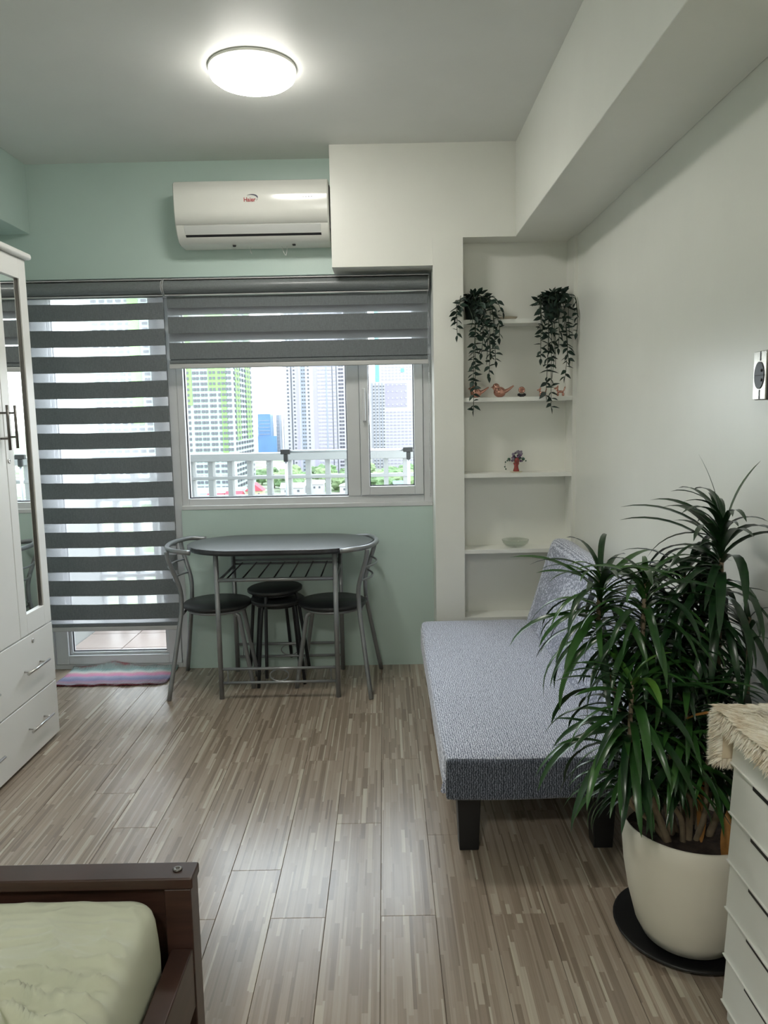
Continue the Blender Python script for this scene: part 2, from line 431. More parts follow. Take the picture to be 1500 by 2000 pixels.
# ------------------------------------------------------------------ room shell
CEIL = 2.755; XR = 1.0; XL = -2.10; YB = 4.18; YF = 3.98; YBK = -1.9
fl = struct(box('floor', M['floor_base'], XL - .1, YBK - .1, -.12, XR + .1, 4.30, -.004), 'striped grey-brown laminate plank floor', 'floor')
cols = [-.036 + .156 * k for k in range(-13, 7)]
offs = {0: 1.986, -1: 2.482, -2: 1.984, -3: 2.216, 1: 2.40, 2: 1.986, 3: 2.55, 4: 2.1, 5: 2.3}
L = .99
plank_cache = {}
for k, x0 in enumerate(cols):
    ci = k - 13
    x1 = min(x0 + .156, XR); x0 = max(x0, XL)
    if x1 - x0 < .01: continue
    y = offs.get(ci, 1.984 + .248 * ((ci * 7) % 4)) - 3 * L
    while y < YB + .1:
        a, b_ = max(y, YBK), min(y + L, YB + .10 if x1 < .3 else YB)
        if b_ - a > .02:
            key = (round(x1 - x0, 4), round(b_ - a, 4))
            if key not in plank_cache:
                w_, l_ = key; g_ = .0005; q = MB()
                q.v = [(g_, g_, 0), (w_ - g_, g_, 0), (w_ - g_, l_ - g_, 0), (g_, l_ - g_, 0)]
                e = .0014
                top = [(e, e), (w_ - e, e), (w_ - e, l_ - e), (e, l_ - e)]; bot = [(g_, g_), (w_ - g_, g_), (w_ - g_, l_ - g_), (g_, l_ - g_)]
                q = MB(); q.add([(p[0], p[1], -.0038) for p in bot] + [(p[0], p[1], -.0009) for p in bot] + [(p[0], p[1], 0) for p in top],
                    [(3, 2, 1, 0), (8, 9, 10, 11)] + [(r_ * 4 + i, r_ * 4 + (i + 1) % 4, r_ * 4 + 4 + (i + 1) % 4, r_ * 4 + 4 + i) for r_ in (0, 1) for i in range(4)])
                plank_cache[key] = q.mesh('plank', M['floor'])
            p = bpy.data.objects.new('plank', plank_cache[key]); COL.objects.link(p); p.location = (x0, a, 0); p.parent = fl
        y += L
struct(box('ceiling', M['ceiling'], XL - .1, YBK - .1, CEIL, XR + .1, 4.30, CEIL + .1), 'light grey painted ceiling', 'ceiling')
struct(box('wall_right', M['white_wall'], XR, YBK, 0, XR + .1, 4.30, CEIL), 'cream white wall behind the sofa and plant', 'wall')
struct(box('wall_left', M['teal_wall'], XL - .1, YBK, 0, XL, 4.30, CEIL), 'pale teal wall behind the wardrobe', 'wall')
struct(box('wall_near', M['room_wall'], XL - .1, YBK - .1, 0, XR + .1, YBK, CEIL), 'wall at the near end of the room', 'wall')
# window wall: full around opening
DX0, DX1, WX1 = -1.95, -1.135, .255
WZ0, WZ1 = .912, 2.165
wb_ = MB()
wb_.box(XL, YB, WZ1, WX1 + .02, YB + .12, CEIL)
wb_.box(XL, YB, 0, DX0, YB + .12, WZ1)
struct(wb_.obj('wall_back', M['teal_wall']), 'pale teal wall above the blinds', 'wall')
struct(box('wall_back', M['teal_wall'], DX1, YB, 0, WX1 + .02, YB + .12, WZ0), 'pale teal wall below the window', 'wall')
struct(box('wall_pillar', M['white_wall'], .262, 3.965, 0, .415, 4.30, 2.2965), 'narrow cream pillar between window and shelf niche', 'wall')
nb = MB().box(.415, 4.12, 0, XR, 4.22, 2.2965)
struct(nb.obj('wall_niche', M['white_wall']), 'cream back of the shelf niche', 'wall')
struct(box('trim_1', M['white_wall'], .980, 3.975, 0, XR, 4.12, 2.2965), 'narrow cream trim right of the shelves', 'trim')
struct(box('wall_bulkhead', M['white_wall'], -.250, YF, 2.162, .262, YB, CEIL), 'cream boxed bulkhead beside the air conditioner', 'wall')
struct(box('trim_2', M['white_wall'], .683, YF, 2.2965, XR, YB + .04, CEIL), 'cream beam end above the niche', 'beam')
struct(box('trim_3', M['white_wall'], .262, YF, 2.163, .683, YB + .04, 2.2965 + .002), 'cream lintel', 'beam') if False else None
struct(box('wall_bulkhead', M['white_wall'], .262, YF, 2.2966, .683, 4.22, CEIL), 'cream bulkhead over the shelf niche', 'wall')
struct(box('wall_beam_right', M['white_wall'], .683, YBK, 2.2955, XR, YF, CEIL, bevel=.004), 'cream ceiling beam above the right wall', 'beam')
struct(box('wall_beam_left', M['teal_wall'], XL, YBK, 2.40, -1.862, YB, CEIL, bevel=.004), 'pale teal ceiling beam above the wardrobe', 'beam')

# shelves in the niche
SH = [1.888, 1.492, 1.096, .691, .322]
SHN = ['topmost white wall shelf, under the two trailing plants', 'white wall shelf carrying the copper birds', 'white wall shelf carrying the red vase', 'white wall shelf carrying the glass bowl', 'lowest white wall shelf, just above the sofa seat']
for z, lb in zip(SH, SHN):
    tag(box('wall_shelf', M['shelf'], .4152, 3.978, z - .022, .9798, 4.1198, z, bevel=.0015), lb, 'shelf', 'shelves in the niche')

# ------------------------------------------------------------------ window and door frames
wn_ = struct(bpy.data.objects.new('window_1', None), 'white framed window with fixed pane and casement', 'window'); COL.objects.link(wn_)
FY0, FY1 = 4.20, 4.28
def frame(name, x0, z0, x1, z1, t, y0, y1, parent, mat='alu', tb=None, bevel=.003):
    tb = t if tb is None else tb
    q = MB(); q.box(x0, y0, z0, x0 + t, y1, z1); q.box(x1 - t, y0, z0, x1, y1, z1)
    q.box(x0 + t, y0, z0, x1 - t, y1, z0 + tb); q.box(x0 + t, y0, z1 - tb, x1 - t, y1, z1)
    return q.obj(name, M[mat], parent, bevel)
q = MB(); q.box(-1.132, FY0, WZ0, -1.096, FY1, WZ1); q.box(.215, FY0, WZ0, .262, FY1, WZ1)
q.box(-1.096, FY0, WZ0, .215, FY1, .968); q.box(-1.096, FY0, 2.12, .215, FY1, WZ1); q.box(-.205, FY0 - .004, .968, -.135, FY1, 2.12)
q.obj('window_frame', M['alu'], wn_, .003)
box('window_sill', M['alu'], -1.132, YB - .004, WZ0 - .003, .262, FY0, .932, wn_, .003)
sash = frame('sash', -.133, .972, .213, 2.118, .048, FY0 - .012, FY1 - .01, wn_)
box('handle', M['alu'], -.118, FY0 - .04, 1.38, -.100, FY0 - .012, 1.56, sash, .006)
frame('gasket', -1.0958, .9682, -.2052, 2.1198, .006, 4.228, 4.236, wn_, 'dark_gasket', bevel=0)
frame('gasket', -.0848, 1.0202, .1648, 2.0698, .005, 4.222, 4.230, wn_, 'dark_gasket', bevel=0)
box('pane', M['glass'], -1.0955, 4.238, .9685, -.2055, 4.244, 2.1195, wn_)
box('pane', M['glass'], -.0845, 4.232, 1.0205, .1645, 4.238, 2.0695, wn_)
dr = struct(bpy.data.objects.new('door_1', None), 'white framed glass balcony door', 'door'); COL.objects.link(dr)
q = MB(); q.box(DX0, FY0, 0, -1.905, FY1, WZ1); q.box(-1.178, FY0, 0, -1.1325, FY1, WZ1); q.box(-1.905, FY0, 0, -1.178, FY1, .028); q.box(-1.905, FY0, 2.152, -1.178, FY1, WZ1)
q.obj('door_frame', M['alu'], dr, .003)
frame('door_leaf', -1.895, .030, -1.182, 2.150, .070, FY0 - .006, FY1 - .02, dr, tb=.052)
frame('glazing_bead', -1.824, .083, -1.253, 2.097, .016, FY0 + .012, FY1 - .024, dr, tb=.014)
frame('gasket', -1.8078, .0972, -1.2692, 2.0828, .005, 4.225, 4.233, dr, 'dark_gasket', bevel=0)
box('pane', M['glass'], -1.8075, 4.236, .0975, -1.2695, 4.242, 2.0825, dr)
struct(box('trim_4', M['balcony_wall'], -1.95, YB, -.005, -1.1325, FY0 + .02, .004), 'pale threshold strip', 'trim') if False else None

# ------------------------------------------------------------------ ceiling lamp
lamp = empty('ceiling_lamp', 'round white glowing dome lamp on the ceiling', 'lamp', (-.485, 3.13, CEIL))
MB().lathe([(.0, -.0002), (.168, -.0002), (.170, -.002), (.170, -.010), (.168, -.012), (.0, -.012)], 48).obj('base', M['white_plastic'], lamp)
MB().lathe([(.165, -.0122), (.167, -.024), (.162, -.036)], 48).obj('diffuser_rim', M['lamp_rim'], lamp)
MB().lathe([(.162, -.036), (.146, -.048), (.120, -.058), (.085, -.065), (.045, -.069), (0, -.070)], 48).obj('diffuser', M['lamp'], lamp)
lamp2 = copy_tree(lamp); lamp2.location = (-.55, -.75, CEIL); 
for c_ in kids(lamp2):
    if c_.name.startswith('diffuser') and 'rim' not in c_.name:
        c_.data = c_.data.copy(); m2 = M['lamp'].copy(); m2.node_tree.nodes['Principled BSDF'].inputs['Emission Strength'].default_value = LAMP2
        c_.data.materials[0] = m2
lamp2['label'] = 'second round dome lamp on the ceiling nearer the room entrance'

# ------------------------------------------------------------------ air conditioner
ac = empty('air_conditioner', 'white split air conditioner mounted high on the teal wall', 'air conditioner', (-.650, 4.178, 2.30))
prof = [(0, .0), (-.10, .0), (-.135, .010), (-.165, .040), (-.188, .085), (-.200, .15), (-.204, .22), (-.200, .284), (-.190, .296), (0, .300)]
hw = .392
body = MB().prism(prof, 'x', -hw, hw, False).obj('body', M['white_plastic'], ac, .010, segs=3)
# front panel: thin gloss skin above the louver
pp = [(-.1905, .085), (-.2025, .15), (-.2066, .22), (-.2026, .284), (-.196, .2835), (-.200, .22), (-.196, .15), (-.184, .086)]
MB().prism(pp, 'x', -hw + .006, hw - .008, True).obj('front_panel', M['white_plastic'], ac)
fp = [(-.1905, .083), (-.1835, .068), (-.166, .0425), (-.160, .046), (-.178, .070), (-.185, .084)]
fl_ = MB().prism(fp, 'x', -hw + .045, hw - .045, False).obj('louver', M['flap_plastic'], ac, .002)
MB().prism([(-.168, .0405), (-.152, .028), (-.148, .034), (-.160, .046)], 'x', -hw + .048, hw - .044).obj('air_outlet', M['dark_plastic'], ac)
MB().box(hw + .0005, -.17, .06, hw + .004, -.02, .27).obj('side_gap', M['dark_plastic'], ac)
for x in (-.11, .20):
    MB().lathe([(0, 0), (.008, 0), (.009, .006), (0, .006)], 12, (x, -.10, -.0062)).obj('clip', M['dark_plastic'], ac)
MB().tube([(-.03, -.06, .002), (-.035, -.062, -.02), (-.028, -.062, -.035)], .0018, 6, 4).obj('wire', M['flap_plastic'], ac)
MB().tube([(.13, -.06, .002), (.140, -.062, -.03), (.152, -.062, -.045), (.16, -.06, .002)], .0018, 6, 4).obj('wire', M['flap_plastic'], ac)
def text_obj(s_, name, mat, parent, loc, size, rot=(PI / 2, 0, 0), sx=1):
    cu = bpy.data.curves.new('t', 'FONT'); cu.body = s_; cu.size = size; cu.align_x = 'CENTER'; cu.align_y = 'CENTER'; cu.extrude = .0004; cu.offset = .0006
    t = bpy.data.objects.new('t', cu); COL.objects.link(t); dg = bpy.context.evaluated_depsgraph_get()
    me = bpy.data.meshes.new_from_object(t.evaluated_get(dg)); bpy.data.objects.remove(t)
    me.materials.clear(); me.materials.append(mat)
    o = bpy.data.objects.new(name, me); COL.objects.link(o); o.parent = parent; o.location = loc; o.rotation_euler = rot; o.scale = (sx, 1, 1)
    return o
red = simple('logo_red', (.42, .05, .05), .4); navy = simple('logo_navy', (.03, .03, .06), .4)
text_obj('Haier', 'lettering', red, ac, (-.005, -.2074, .197), .028, (PI / 2, 0, 0), .95)['label'] = 'small red lettering'
sw = MB(); P1 = []
for k in range(13):
    a = R(125 - k * 14); ex = .034 * math.cos(a) + .004; ez = .017 * math.sin(a)
    P1.append((ex, ez, .0010 + .0050 * math.sin(PI * (k / 12) ** 1.3)))
vs = []; 
for ex, ez, t in P1: vs += [(ex, -.2078, .205 + ez + t * .6), (ex - t * .35, -.2078, .205 + ez - t * .6)]
sw.add(vs, [(2 * k, 2 * k + 1, 2 * k + 3, 2 * k + 2) for k in range(12)])
so = sw.obj('swoosh', navy, ac); so['label'] = 'dark curved swoosh over the lettering'
sol = so.modifiers.new('s', 'SOLIDIFY'); sol.thickness = .0006
for k in range(4):
    MB().box(.262 + k * .014, -.2072, .205, .268 + k * .014, -.2056, .2085).obj('indicator', M['win_grey'], ac)

# ------------------------------------------------------------------ zebra blinds
def blind(name, label, x0, x1, top, bot, bands, sheers, fy):
    e = empty(name, label, 'blind', ((x0 + x1) / 2, fy, bot))
    ox, oy, oz = (x0 + x1) / 2, fy, bot
    hw_ = (x1 - x0) / 2
    cp = []
    for k in range(9):
        a = R(-80 + 160 * k / 8); cp.append((-.052 * math.cos(a) - .0, .037 * math.sin(a)))
    cp = [(.05, -.037)] + cp + [(.05, .037)]
    zc = 2.099 - oz
    MB().prism([(p[0] + .0, p[1] + zc) for p in cp], 'x', -hw_ + .004, hw_ - .004, True).obj('cassette', M['cassette'], e)
    q = MB(); q.box(-hw_ + .003, -.030, zc + .037, hw_ - .003, .052, zc + .041); q.box(-hw_ + .003, -.020, zc - .042, hw_ - .003, .052, zc - .0375)
    for sx in (-1, 1):
        cc = [(p[0] * 1.07, p[1] * 1.08 + zc) for p in cp]; a = sx * hw_; q.prism(cc, 'x', min(a, a - sx * .004), max(a, a - sx * .004))
    q.obj('cassette_trim', M['grey_alu'], e)
    fx = hw_ - .008
    def wavy(z0, z1, y, amp, mat, nm):
        v = []; n_ = 16
        for i in range(n_ + 1):
            x = -fx + 2 * fx * i / n_; s_ = amp * (math.sin(PI * i / n_)) * (1 + .2 * math.sin(i * 1.3))
            v += [(x, y, z1 - s_ - oz), (x, y, z0 - s_ * .6 - oz)]
        q = MB(); q.add(v, [(2 * i, 2 * i + 1, 2 * i + 3, 2 * i + 2) for i in range(n_)], False)
        o = q.obj(nm, mat, e)
        if nm == 'dark_band': m_ = o.modifiers.new('s', 'SOLIDIFY'); m_.thickness = .0006
        return o
    for (z0, z1, y, amp) in bands: wavy(z0, z1, y, amp, M['band'], 'dark_band')
    for (z0, z1, y, amp) in sheers: wavy(z0, z1, y, amp, M['sheer'], 'sheer_band')
    MB().box(-fx - .004, -.009, .0, fx + .004, .009, .026).obj('bottom_rail', M['grey_alu'], e, .005)
    MB().box(-fx, -.008, .0265, fx, .008, .045).obj('rail_wrap', M['band'], e, .003)
    return e
ztop = [2.026 - .1355 * k for k in range(13)]
b1 = [(z - .088, z, 0, .004) for z in ztop] + [(2.052, 2.060, 0, 0)]
s1 = [(z - .1355, z - .088, 0, .004) for z in ztop[:-1]] + [(2.026, 2.055, 0, .002), (.290, ztop[-1] - .088, 0, .003)]
bl1 = blind('zebra_blind', 'long grey and sheer striped blind lowered over the balcony door', -1.918, -1.150, 2.14, .246, b1, s1, 4.118)
# short blind: front dark bands, sheer between, back layer dark bands showing through
fb = [(1.995, 2.056, 0, 0), (1.864, 1.950, 0, .001), (1.728, 1.814, 0, .001)]
fs = [(1.950, 1.995, 0, 0), (1.814, 1.864, 0, 0)]
bb = [(1.9595, 2.030, .016, 0), (1.8225, 1.916, .016, 0), (1.71, 1.78, .016, 0)]
bl2 = blind('zebra_blind', 'short grey striped blind half raised over the window', -1.146, .248, 2.14, 1.678, fb + bb, fs, 4.118)
ch = empty('bead_chain', 'white bead chain hanging at the right edge of the window', 'chain', (.247, 4.150, .96))
MB().tube([(0, 0, 0), (0, 0, 1.10)], .0016, 6).obj('cord', M['alu'], ch)
q = MB()
for k in range(90): q.sphere((0, 0, .012 * k + .01), .0032, 6, 4)
bo = q.obj('bead', M['alu'], ch); bo['kind'] = 'stuff'

# ------------------------------------------------------------------ wardrobe
wd = empty('wardrobe', 'white wardrobe with mirrored door and drawers on the left', 'wardrobe', (-1.5, 3.30, 0))
def wbx(nm, mt, x0, y0, z0, x1, y1, z1, par=wd, bv=.002): return box(nm, M[mt], x0, y0, z0, x1, y1, z1, par, bv)
# local: x to the back is negative, y toward camera negative
wbx('carcass', 'white_lam', -.55, -.86, .075, -.020, 0, 2.085)
wbx('plinth', 'white_lam', -.53, -.85, .0, -.045, -.01, .0745)
wbx('cornice', 'white_lam', -.56, -.875, 2.086, .022, .018, 2.112, bv=.010)
def slab_frame(nm, y0, z0, y1, z1, t, par):
    q = MB(); q.box(-.0195, y0, z0, 0, y0 + t, z1); q.box(-.0195, y1 - t, z0, 0, y1, z1)
    q.box(-.0195, y0 + t, z0, 0, y1 - t, z0 + .085); q.box(-.0195, y0 + t, z1 - .085, 0, y1 - t, z1); return q.obj(nm, M['white_lam'], par, .002)
d1 = slab_frame('door', -.290, .530, -.006, 2.083, .062, wd); d1['label'] = 'door with tall mirror'
box('mirror', M['mirror'], -.016, -.2275, .6155, -.0125, -.0685, 1.9975, d1)
q = MB(); q.box(-.0122, -.2275, .6155, -.006, -.220, 1.9975); q.box(-.0122, -.076, .6155, -.006, -.0685, 1.9975); q.obj('mirror_bead', M['dark_steel'], d1)
def vhandle(y, z0, z1, door):
    q = MB(); q.tube([(.034, y, z0), (.034, y, z1)], .0055, 10)
    for z in (z0 + .045, z1 - .03): q.tube([(.0, y, z), (.034, y, z)], .004, 8)
    return q.obj('handle', M['dark_steel'], door)
vhandle(-.262, 1.305, 1.475, d1)
d2 = wbx('door', 'white_lam', -.0195, -.576, .530, 0, -.294, 2.083)
vhandle(-.324, 1.300, 1.475, d2)
box('paper_tag', M['yellow_tag'], .0005, -.372, 1.375, .0015, -.352, 1.41, d2)
d3 = wbx('door', 'white_lam', -.0195, -.856, .530, 0, -.580, 2.083)
vhandle(-.604, 1.300, 1.475, d3)
def lock(y, z, par):
    return MB().lathe([(.009, 0), (.009, .003), (.003, .0035), (.0025, .001), (0, .001)], 16).obj('lock', M['steel'], par)
for nm, (y, z), p in (('a', (-.273, 1.255), d1), ):
    l_ = lock(y, z, p); l_.rotation_euler = (0, PI / 2, 0); l_.location = (0, y, z)
for (z0, z1) in ((.262, .524), (.016, .256)):
    y0, y1 = -.856, -.004
    dd = wbx('drawer', 'white_lam', -.0195, y0, z0, .0, y1, z1)
    for yc in (-.215, -.645):
        zc = z0 + .125; q = MB(); q.tube([(.030, yc - .10, zc), (.030, yc + .10, zc)], .0055, 10)
        for s_ in (-.07, .07): q.tube([(0, yc + s_, zc), (.030, yc + s_, zc)], .004, 8)
        q.obj('handle', M['steel'], dd)
    if z0 > .2:
        l_ = lock(0, 0, dd); l_.rotation_euler = (0, PI / 2, 0); l_.location = (0, -.195, z1 - .03)

# ------------------------------------------------------------------ table
tb = empty('dining_table', 'dark oval dining table with grey tube frame under the window', 'table', (-.552, 3.905, 0))
def stadium(hx, hy, n_=20, rr=None):
    rr = rr or hy; pts = []
    for sx in (1, -1):
        for k in range(n_ + 1):
            a = -PI / 2 + PI * k / n_ if sx > 0 else PI / 2 + PI * k / n_
            pts.append(((hx - rr) * sx + rr * math.cos(a), hy * math.sin(a)))
    return pts
MB().prism(stadium(.482, .262, 20, .30), 'z', .747, .767).obj('table_top', M['table_top'], tb, .004)
MB().prism(stadium(.470, .250, 20, .29), 'z', .738, .7465).obj('edge_trim', M['black_tube'], tb)
tx, ty = .295, .212
for sx in (-1, 1):
    for sy in (-1, 1):
        MB().tube([(sx * tx, sy * ty, .0), (sx * tx, sy * ty, .738)], .0125, 12).obj('leg', M['tube'], tb)
    MB().tube([(sx * tx, -ty, .60), (sx * tx, ty, .60)], .007, 8).obj('side_rail', M['tube'], tb)
MB().tube([(-tx, -ty, .612), (tx, -ty, .612)], .0095, 10).obj('front_rail', M['tube'], tb)
for z in (.632, .612): MB().tube([(-tx, ty, z), (tx, ty, z)], .006, 8).obj('rear_rail', M['tube'], tb)
for k in range(7):
    x = -.245 + .078 * k
    MB().tube([(x, -ty, .618), (x, ty, .618)], .004, 6).obj('rack_rod', M['black_tube'], tb)
for sy in (-1, 1):
    for z in (.155, .083): MB().tube([(-tx, sy * ty, z), (tx, sy * ty, z)], .0075, 8).obj('foot_rail', M['tube'], tb)
    for x in (-.26, .26): MB().tube([(x, sy * ty, .155), (x, sy * ty, .083)], .003, 6).obj('spacer', M['tube'], tb)
    MB().tube([(.047 * math.cos(2 * PI * k / 24), sy * ty, .119 + .030 * math.sin(2 * PI * k / 24)) for k in range(24)], .0032, 6, closed=True).obj('ring', M['tube'], tb)

# ------------------------------------------------------------------ chairs
def make_chair(label):
    t = empty('dining_chair', label, 'chair', (-.900, 3.925, 0), R(3), 'chairs at the oval table')
    MB().lathe([(0, .428), (.165, .428), (.178, .434), (.180, .444), (.172, .452), (0, .454)], 40).obj('seat', M['black_seat'], t)
    q = MB(); q.tube([(.15 * math.cos(2 * PI * k / 28), .15 * math.sin(2 * PI * k / 28), .418) for k in range(28)], .008, 8, closed=True)
    q.tube([(-.16, -.13, .415), (-.16, .13, .415)], .007, 8); q.obj('seat_frame', M['tube'], t)
    for s_ in (-1, 1):
        MB().tube([(.02, s_ * .075, .416), (.075, s_ * .080, .414), (.112, s_ * .084, .395), (.128, s_ * .087, .35), (.185, s_ * .095, .0)], .0115, 12, 5).obj('front_leg', M['tube'], t)
        bp_ = MB().tube([(-.225, s_ * .232, 0), (-.172, s_ * .150, .36), (-.160, s_ * .133, .46), (-.163, s_ * .140, .56), (-.205, s_ * .165, .700), (-.213, s_ * .170, .752)], .0115, 12, 5).obj('back_leg', M['tube'], t)
        MB().sphere((-.160, s_ * .120, .44), .007, 8, 6).obj('bolt', M['tube'], bp_)
    arc = []
    for k in range(9):
        a = R(90 + 180 * k / 8 + 0); arc.append((-.12 + .118 * math.cos(a), .226 * math.sin(a), .760))
    arc = [(-.085, .226, .752)] + arc[1:-1] + [(-.085, -.226, .752)]
    MB().tube(arc, .0125, 12, 4).obj('top_rail', M['tube'], t)
    for z, x, w_ in ((.655, -.192, .156), (.585, -.170, .144)):
        MB().tube([(x, -w_, z), (x - .035, -w_ * .5, z), (x - .045, 0, z), (x - .035, w_ * .5, z), (x, w_, z)], .0055, 8, 3).obj('back_rung', M['tube'], t)
    return t
c1 = make_chair('grey tube chair with round black seat at left end of table')
c2 = copy_tree(c1); c2.location = (-.290, 3.905, 0); c2.rotation_euler = (0, 0, R(180 - 6))
c2['label'] = 'grey tube chair with round black seat at right end of table'
# stools
def make_stool(label):
    t = empty('round_stool', label, 'stool', (-.592, 3.985, 0), R(12), 'stacked black stools')
    MB().lathe([(0, .428), (.135, .428), (.146, .434), (.147, .446), (.138, .452), (0, .453)], 36).obj('seat', M['black_seat'], t)
    MB().tube([(.11 * math.cos(2 * PI * k / 24), .11 * math.sin(2 * PI * k / 24), .419) for k in range(24)], .007, 8, closed=True).obj('seat_ring', M['black_tube'], t)
    for k in range(4):
        a = R(45 + 90 * k); c_, s_ = math.cos(a), math.sin(a)
        MB().tube([(.05 * c_, .05 * s_, .419), (.108 * c_, .108 * s_, .417), (.128 * c_, .128 * s_, .385), (.172 * c_, .172 * s_, 0)], .009, 10, 4).obj('leg', M['black_tube'], t)
    return t
s1_ = make_stool('lower black round stool of the stack under the table')
s2_ = copy_tree(s1_); s2_['label'] = 'upper black round stool of the stack under the table'
s2_.location = (-.592, 3.985, .062); s2_.rotation_euler = (0, R(-1.5), R(30))

# ------------------------------------------------------------------ rag rug
rg = MB(); nx, ny = 40, 22; vs = []; x0, x1 = -.30, .30
for j in range(ny + 1):
    for i in range(nx + 1):
        u = i / nx; v = j / ny; y = -.147 + .294 * v
        x = x0 + .6 * u - .0 * v
        if v < .15 and u > .93: y += (.93 - u) * -.5 * (1 - v / .15)
        z = .008 + .003 * math.sin(u * 31 + v * 9) * .6
        if v > .8:
            k = (v - .8) / .2; hump = max(0, 1 - abs(u - .40) / .22)
            z += k * k * (.012 + .026 * hump ** .7); y -= k * k * .016
        y += .004 * math.sin(u * 17)
        vs.append((x, y, z))
rg.add(vs, [(j * (nx + 1) + i, j * (nx + 1) + i + 1, (j + 1) * (nx + 1) + i + 1, (j + 1) * (nx + 1) + i) for j in range(ny) for i in range(nx)], True)
rug = rg.obj('rag_rug', M['rug'], None, loc=(-1.50, 4.055, 0)); tag(rug, 'multicoloured striped woven rag rug in front of balcony door', 'rug')
m_ = rug.modifiers.new('s', 'SOLIDIFY'); m_.thickness = .007; m_.offset = -1
rug.location.z = .0015

# ------------------------------------------------------------------ sofa
sf = empty('futon_sofa', 'blue-grey fabric futon sofa with black legs against right wall', 'sofa', (.165, 2.235, 0))
def soft_box(x0, y0, z0, x1, y1, z1, r, nx=14, ny=30, nz=6, puff=.012, seed=0, tuft=0):
    """rounded cushion: subdivided box pushed to rounded form"""
    q = MB(); bmx = bmesh.new(); bmesh.ops.create_cube(bmx, size=1)
    bmesh.ops.subdivide_edges(bmx, edges=bmx.edges[:], cuts=13, use_grid_fill=True)
    cx, cy, cz = (x0 + x1) / 2, (y0 + y1) / 2, (z0 + z1) / 2; hx, hy, hz = (x1 - x0) / 2, (y1 - y0) / 2, (z1 - z0) / 2
    def ease(t):  # concentrate verts near edges
        return math.copysign(abs(t) ** .75, t)
    for v in bmx.verts:
        p = Vector((ease(v.co.x * 2) * hx, ease(v.co.y * 2) * hy, ease(v.co.z * 2) * hz))
        inner = Vector((max(-hx + r, min(hx - r, p.x)), max(-hy + r, min(hy - r, p.y)), max(-hz + r, min(hz - r, p.z))))
        d = p - inner
        if d.length > 1e-6: d = d.normalized() * min(d.length, r); p = inner + d
        nx_, ny_ = 1 - (p.x / hx) ** 2, 1 - (p.y / hy) ** 2
        if p.z > 0: p.z += puff * max(0, nx_) ** .5 * max(0, ny_) ** .4
        p.x += .004 * noise.noise(Vector((p.x * 6, p.y * 6, p.z * 9 + seed)))
        p.z += .004 * noise.noise(Vector((p.x * 5 + seed, p.y * 5, p.z * 5)))
        v.co = p + Vector((cx, cy, cz))
    vs = [tuple(v.co) for v in bmx.verts]; bmx.verts.index_update()
    fs = [tuple(v.index for v in f.verts) for f in bmx.faces]; bmx.free()
    q.add(vs, fs, True); return q
se = soft_box(0, .006, .206, .585, 1.624, .350, .030, puff=.010).obj('seat', M['sofa'], sf)
se.modifiers.new('s', 'SUBSURF').levels = 1; se.modifiers['s'].render_levels = 1
bk = soft_box(-.065, 0, -.08, .065, 1.63, .462, .060, puff=.0, seed=3).obj('backrest', M['sofa'], sf)
bk.modifiers.new('s', 'SUBSURF').levels = 1; bk.modifiers['s'].render_levels = 1
bk.location = (.607, 0, .335); bk.rotation_euler = (0, R(17), 0)
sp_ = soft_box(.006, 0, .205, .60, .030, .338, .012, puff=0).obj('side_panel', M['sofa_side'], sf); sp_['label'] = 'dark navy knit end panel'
# gathered elastic tuck at the near corner
q = MB()
for k in range(5): q.sphere((.002 + .002 * k, .018, .232 + .010 * k), (.012, .010, .007), 8, 6)
q.obj('gathered_hem', M['sofa'], sf)
box('frame', M['sofa_leg'], .04, .04, .192, .62, 1.59, .206, sf, .004)
for (x, y) in ((.085, .10), (.52, .10), (.085, 1.53), (.52, 1.53)):
    q = MB(); a, b_ = .038, .031
    q.add([(x - b_, y - b_, 0), (x + b_, y - b_, 0), (x + b_, y + b_, 0), (x - b_, y + b_, 0), (x - a, y - a, .192), (x + a, y - a, .192), (x + a, y + a, .192), (x - a, y + a, .192)],
          [(3, 2, 1, 0), (4, 5, 6, 7)] + [(i, (i + 1) % 4, 4 + (i + 1) % 4, 4 + i) for i in range(4)])
    q.obj('leg', M['sofa_leg'], sf, .003)

# ------------------------------------------------------------------ bed
bd = empty('bed', 'dark brown wooden single bed frame at lower left', 'bed', (-.39, 1.43, 0))
BX = -.96
cap = box('footboard_cap', M['brown'], BX - .012, -.030, .476, -.008, .030, .500, bd, .004)
MB().lathe([(.0095, 0), (.0095, .0022), (.004, .003), (.0035, .001), (0, .001)], 14, (-.045, .002, .5002)).obj('screw_cap', M['dark_steel'], cap)
box('footboard_panel', M['brown'], BX + .06, -.012, .12, -.066, .012, .4758, bd, .003)
for x in (BX, -.066): box('post', M['brown'], x, -.028, 0, x + .054, .028, .4758, bd, .003)
box('side_rail', M['brown'], -.057, -1.75, .22, -.014, -.0285, .350, bd, .003)
box('side_rail', M['brown'], BX, -1.75, .22, BX + .043, -.0285, .350, bd, .003)
for x in (BX, -.066): box('post', M['brown'], x, -1.81, 0, x + .054, -1.752, .60, bd, .003)
box('headboard_panel', M['brown'], BX + .06, -1.80, .12, -.066, -1.77, .60, bd, .003)
for k in range(6): box('slat', M['brown'], BX + .044, -.30 - .26 * k, .245, -.058, -.22 - .26 * k, .262, bd)
mt = MB(); mx0, mx1, my0, my1 = BX + .05, -.068, -1.74, -.030; zt = .470
nx, ny = 190, 260; vs = []
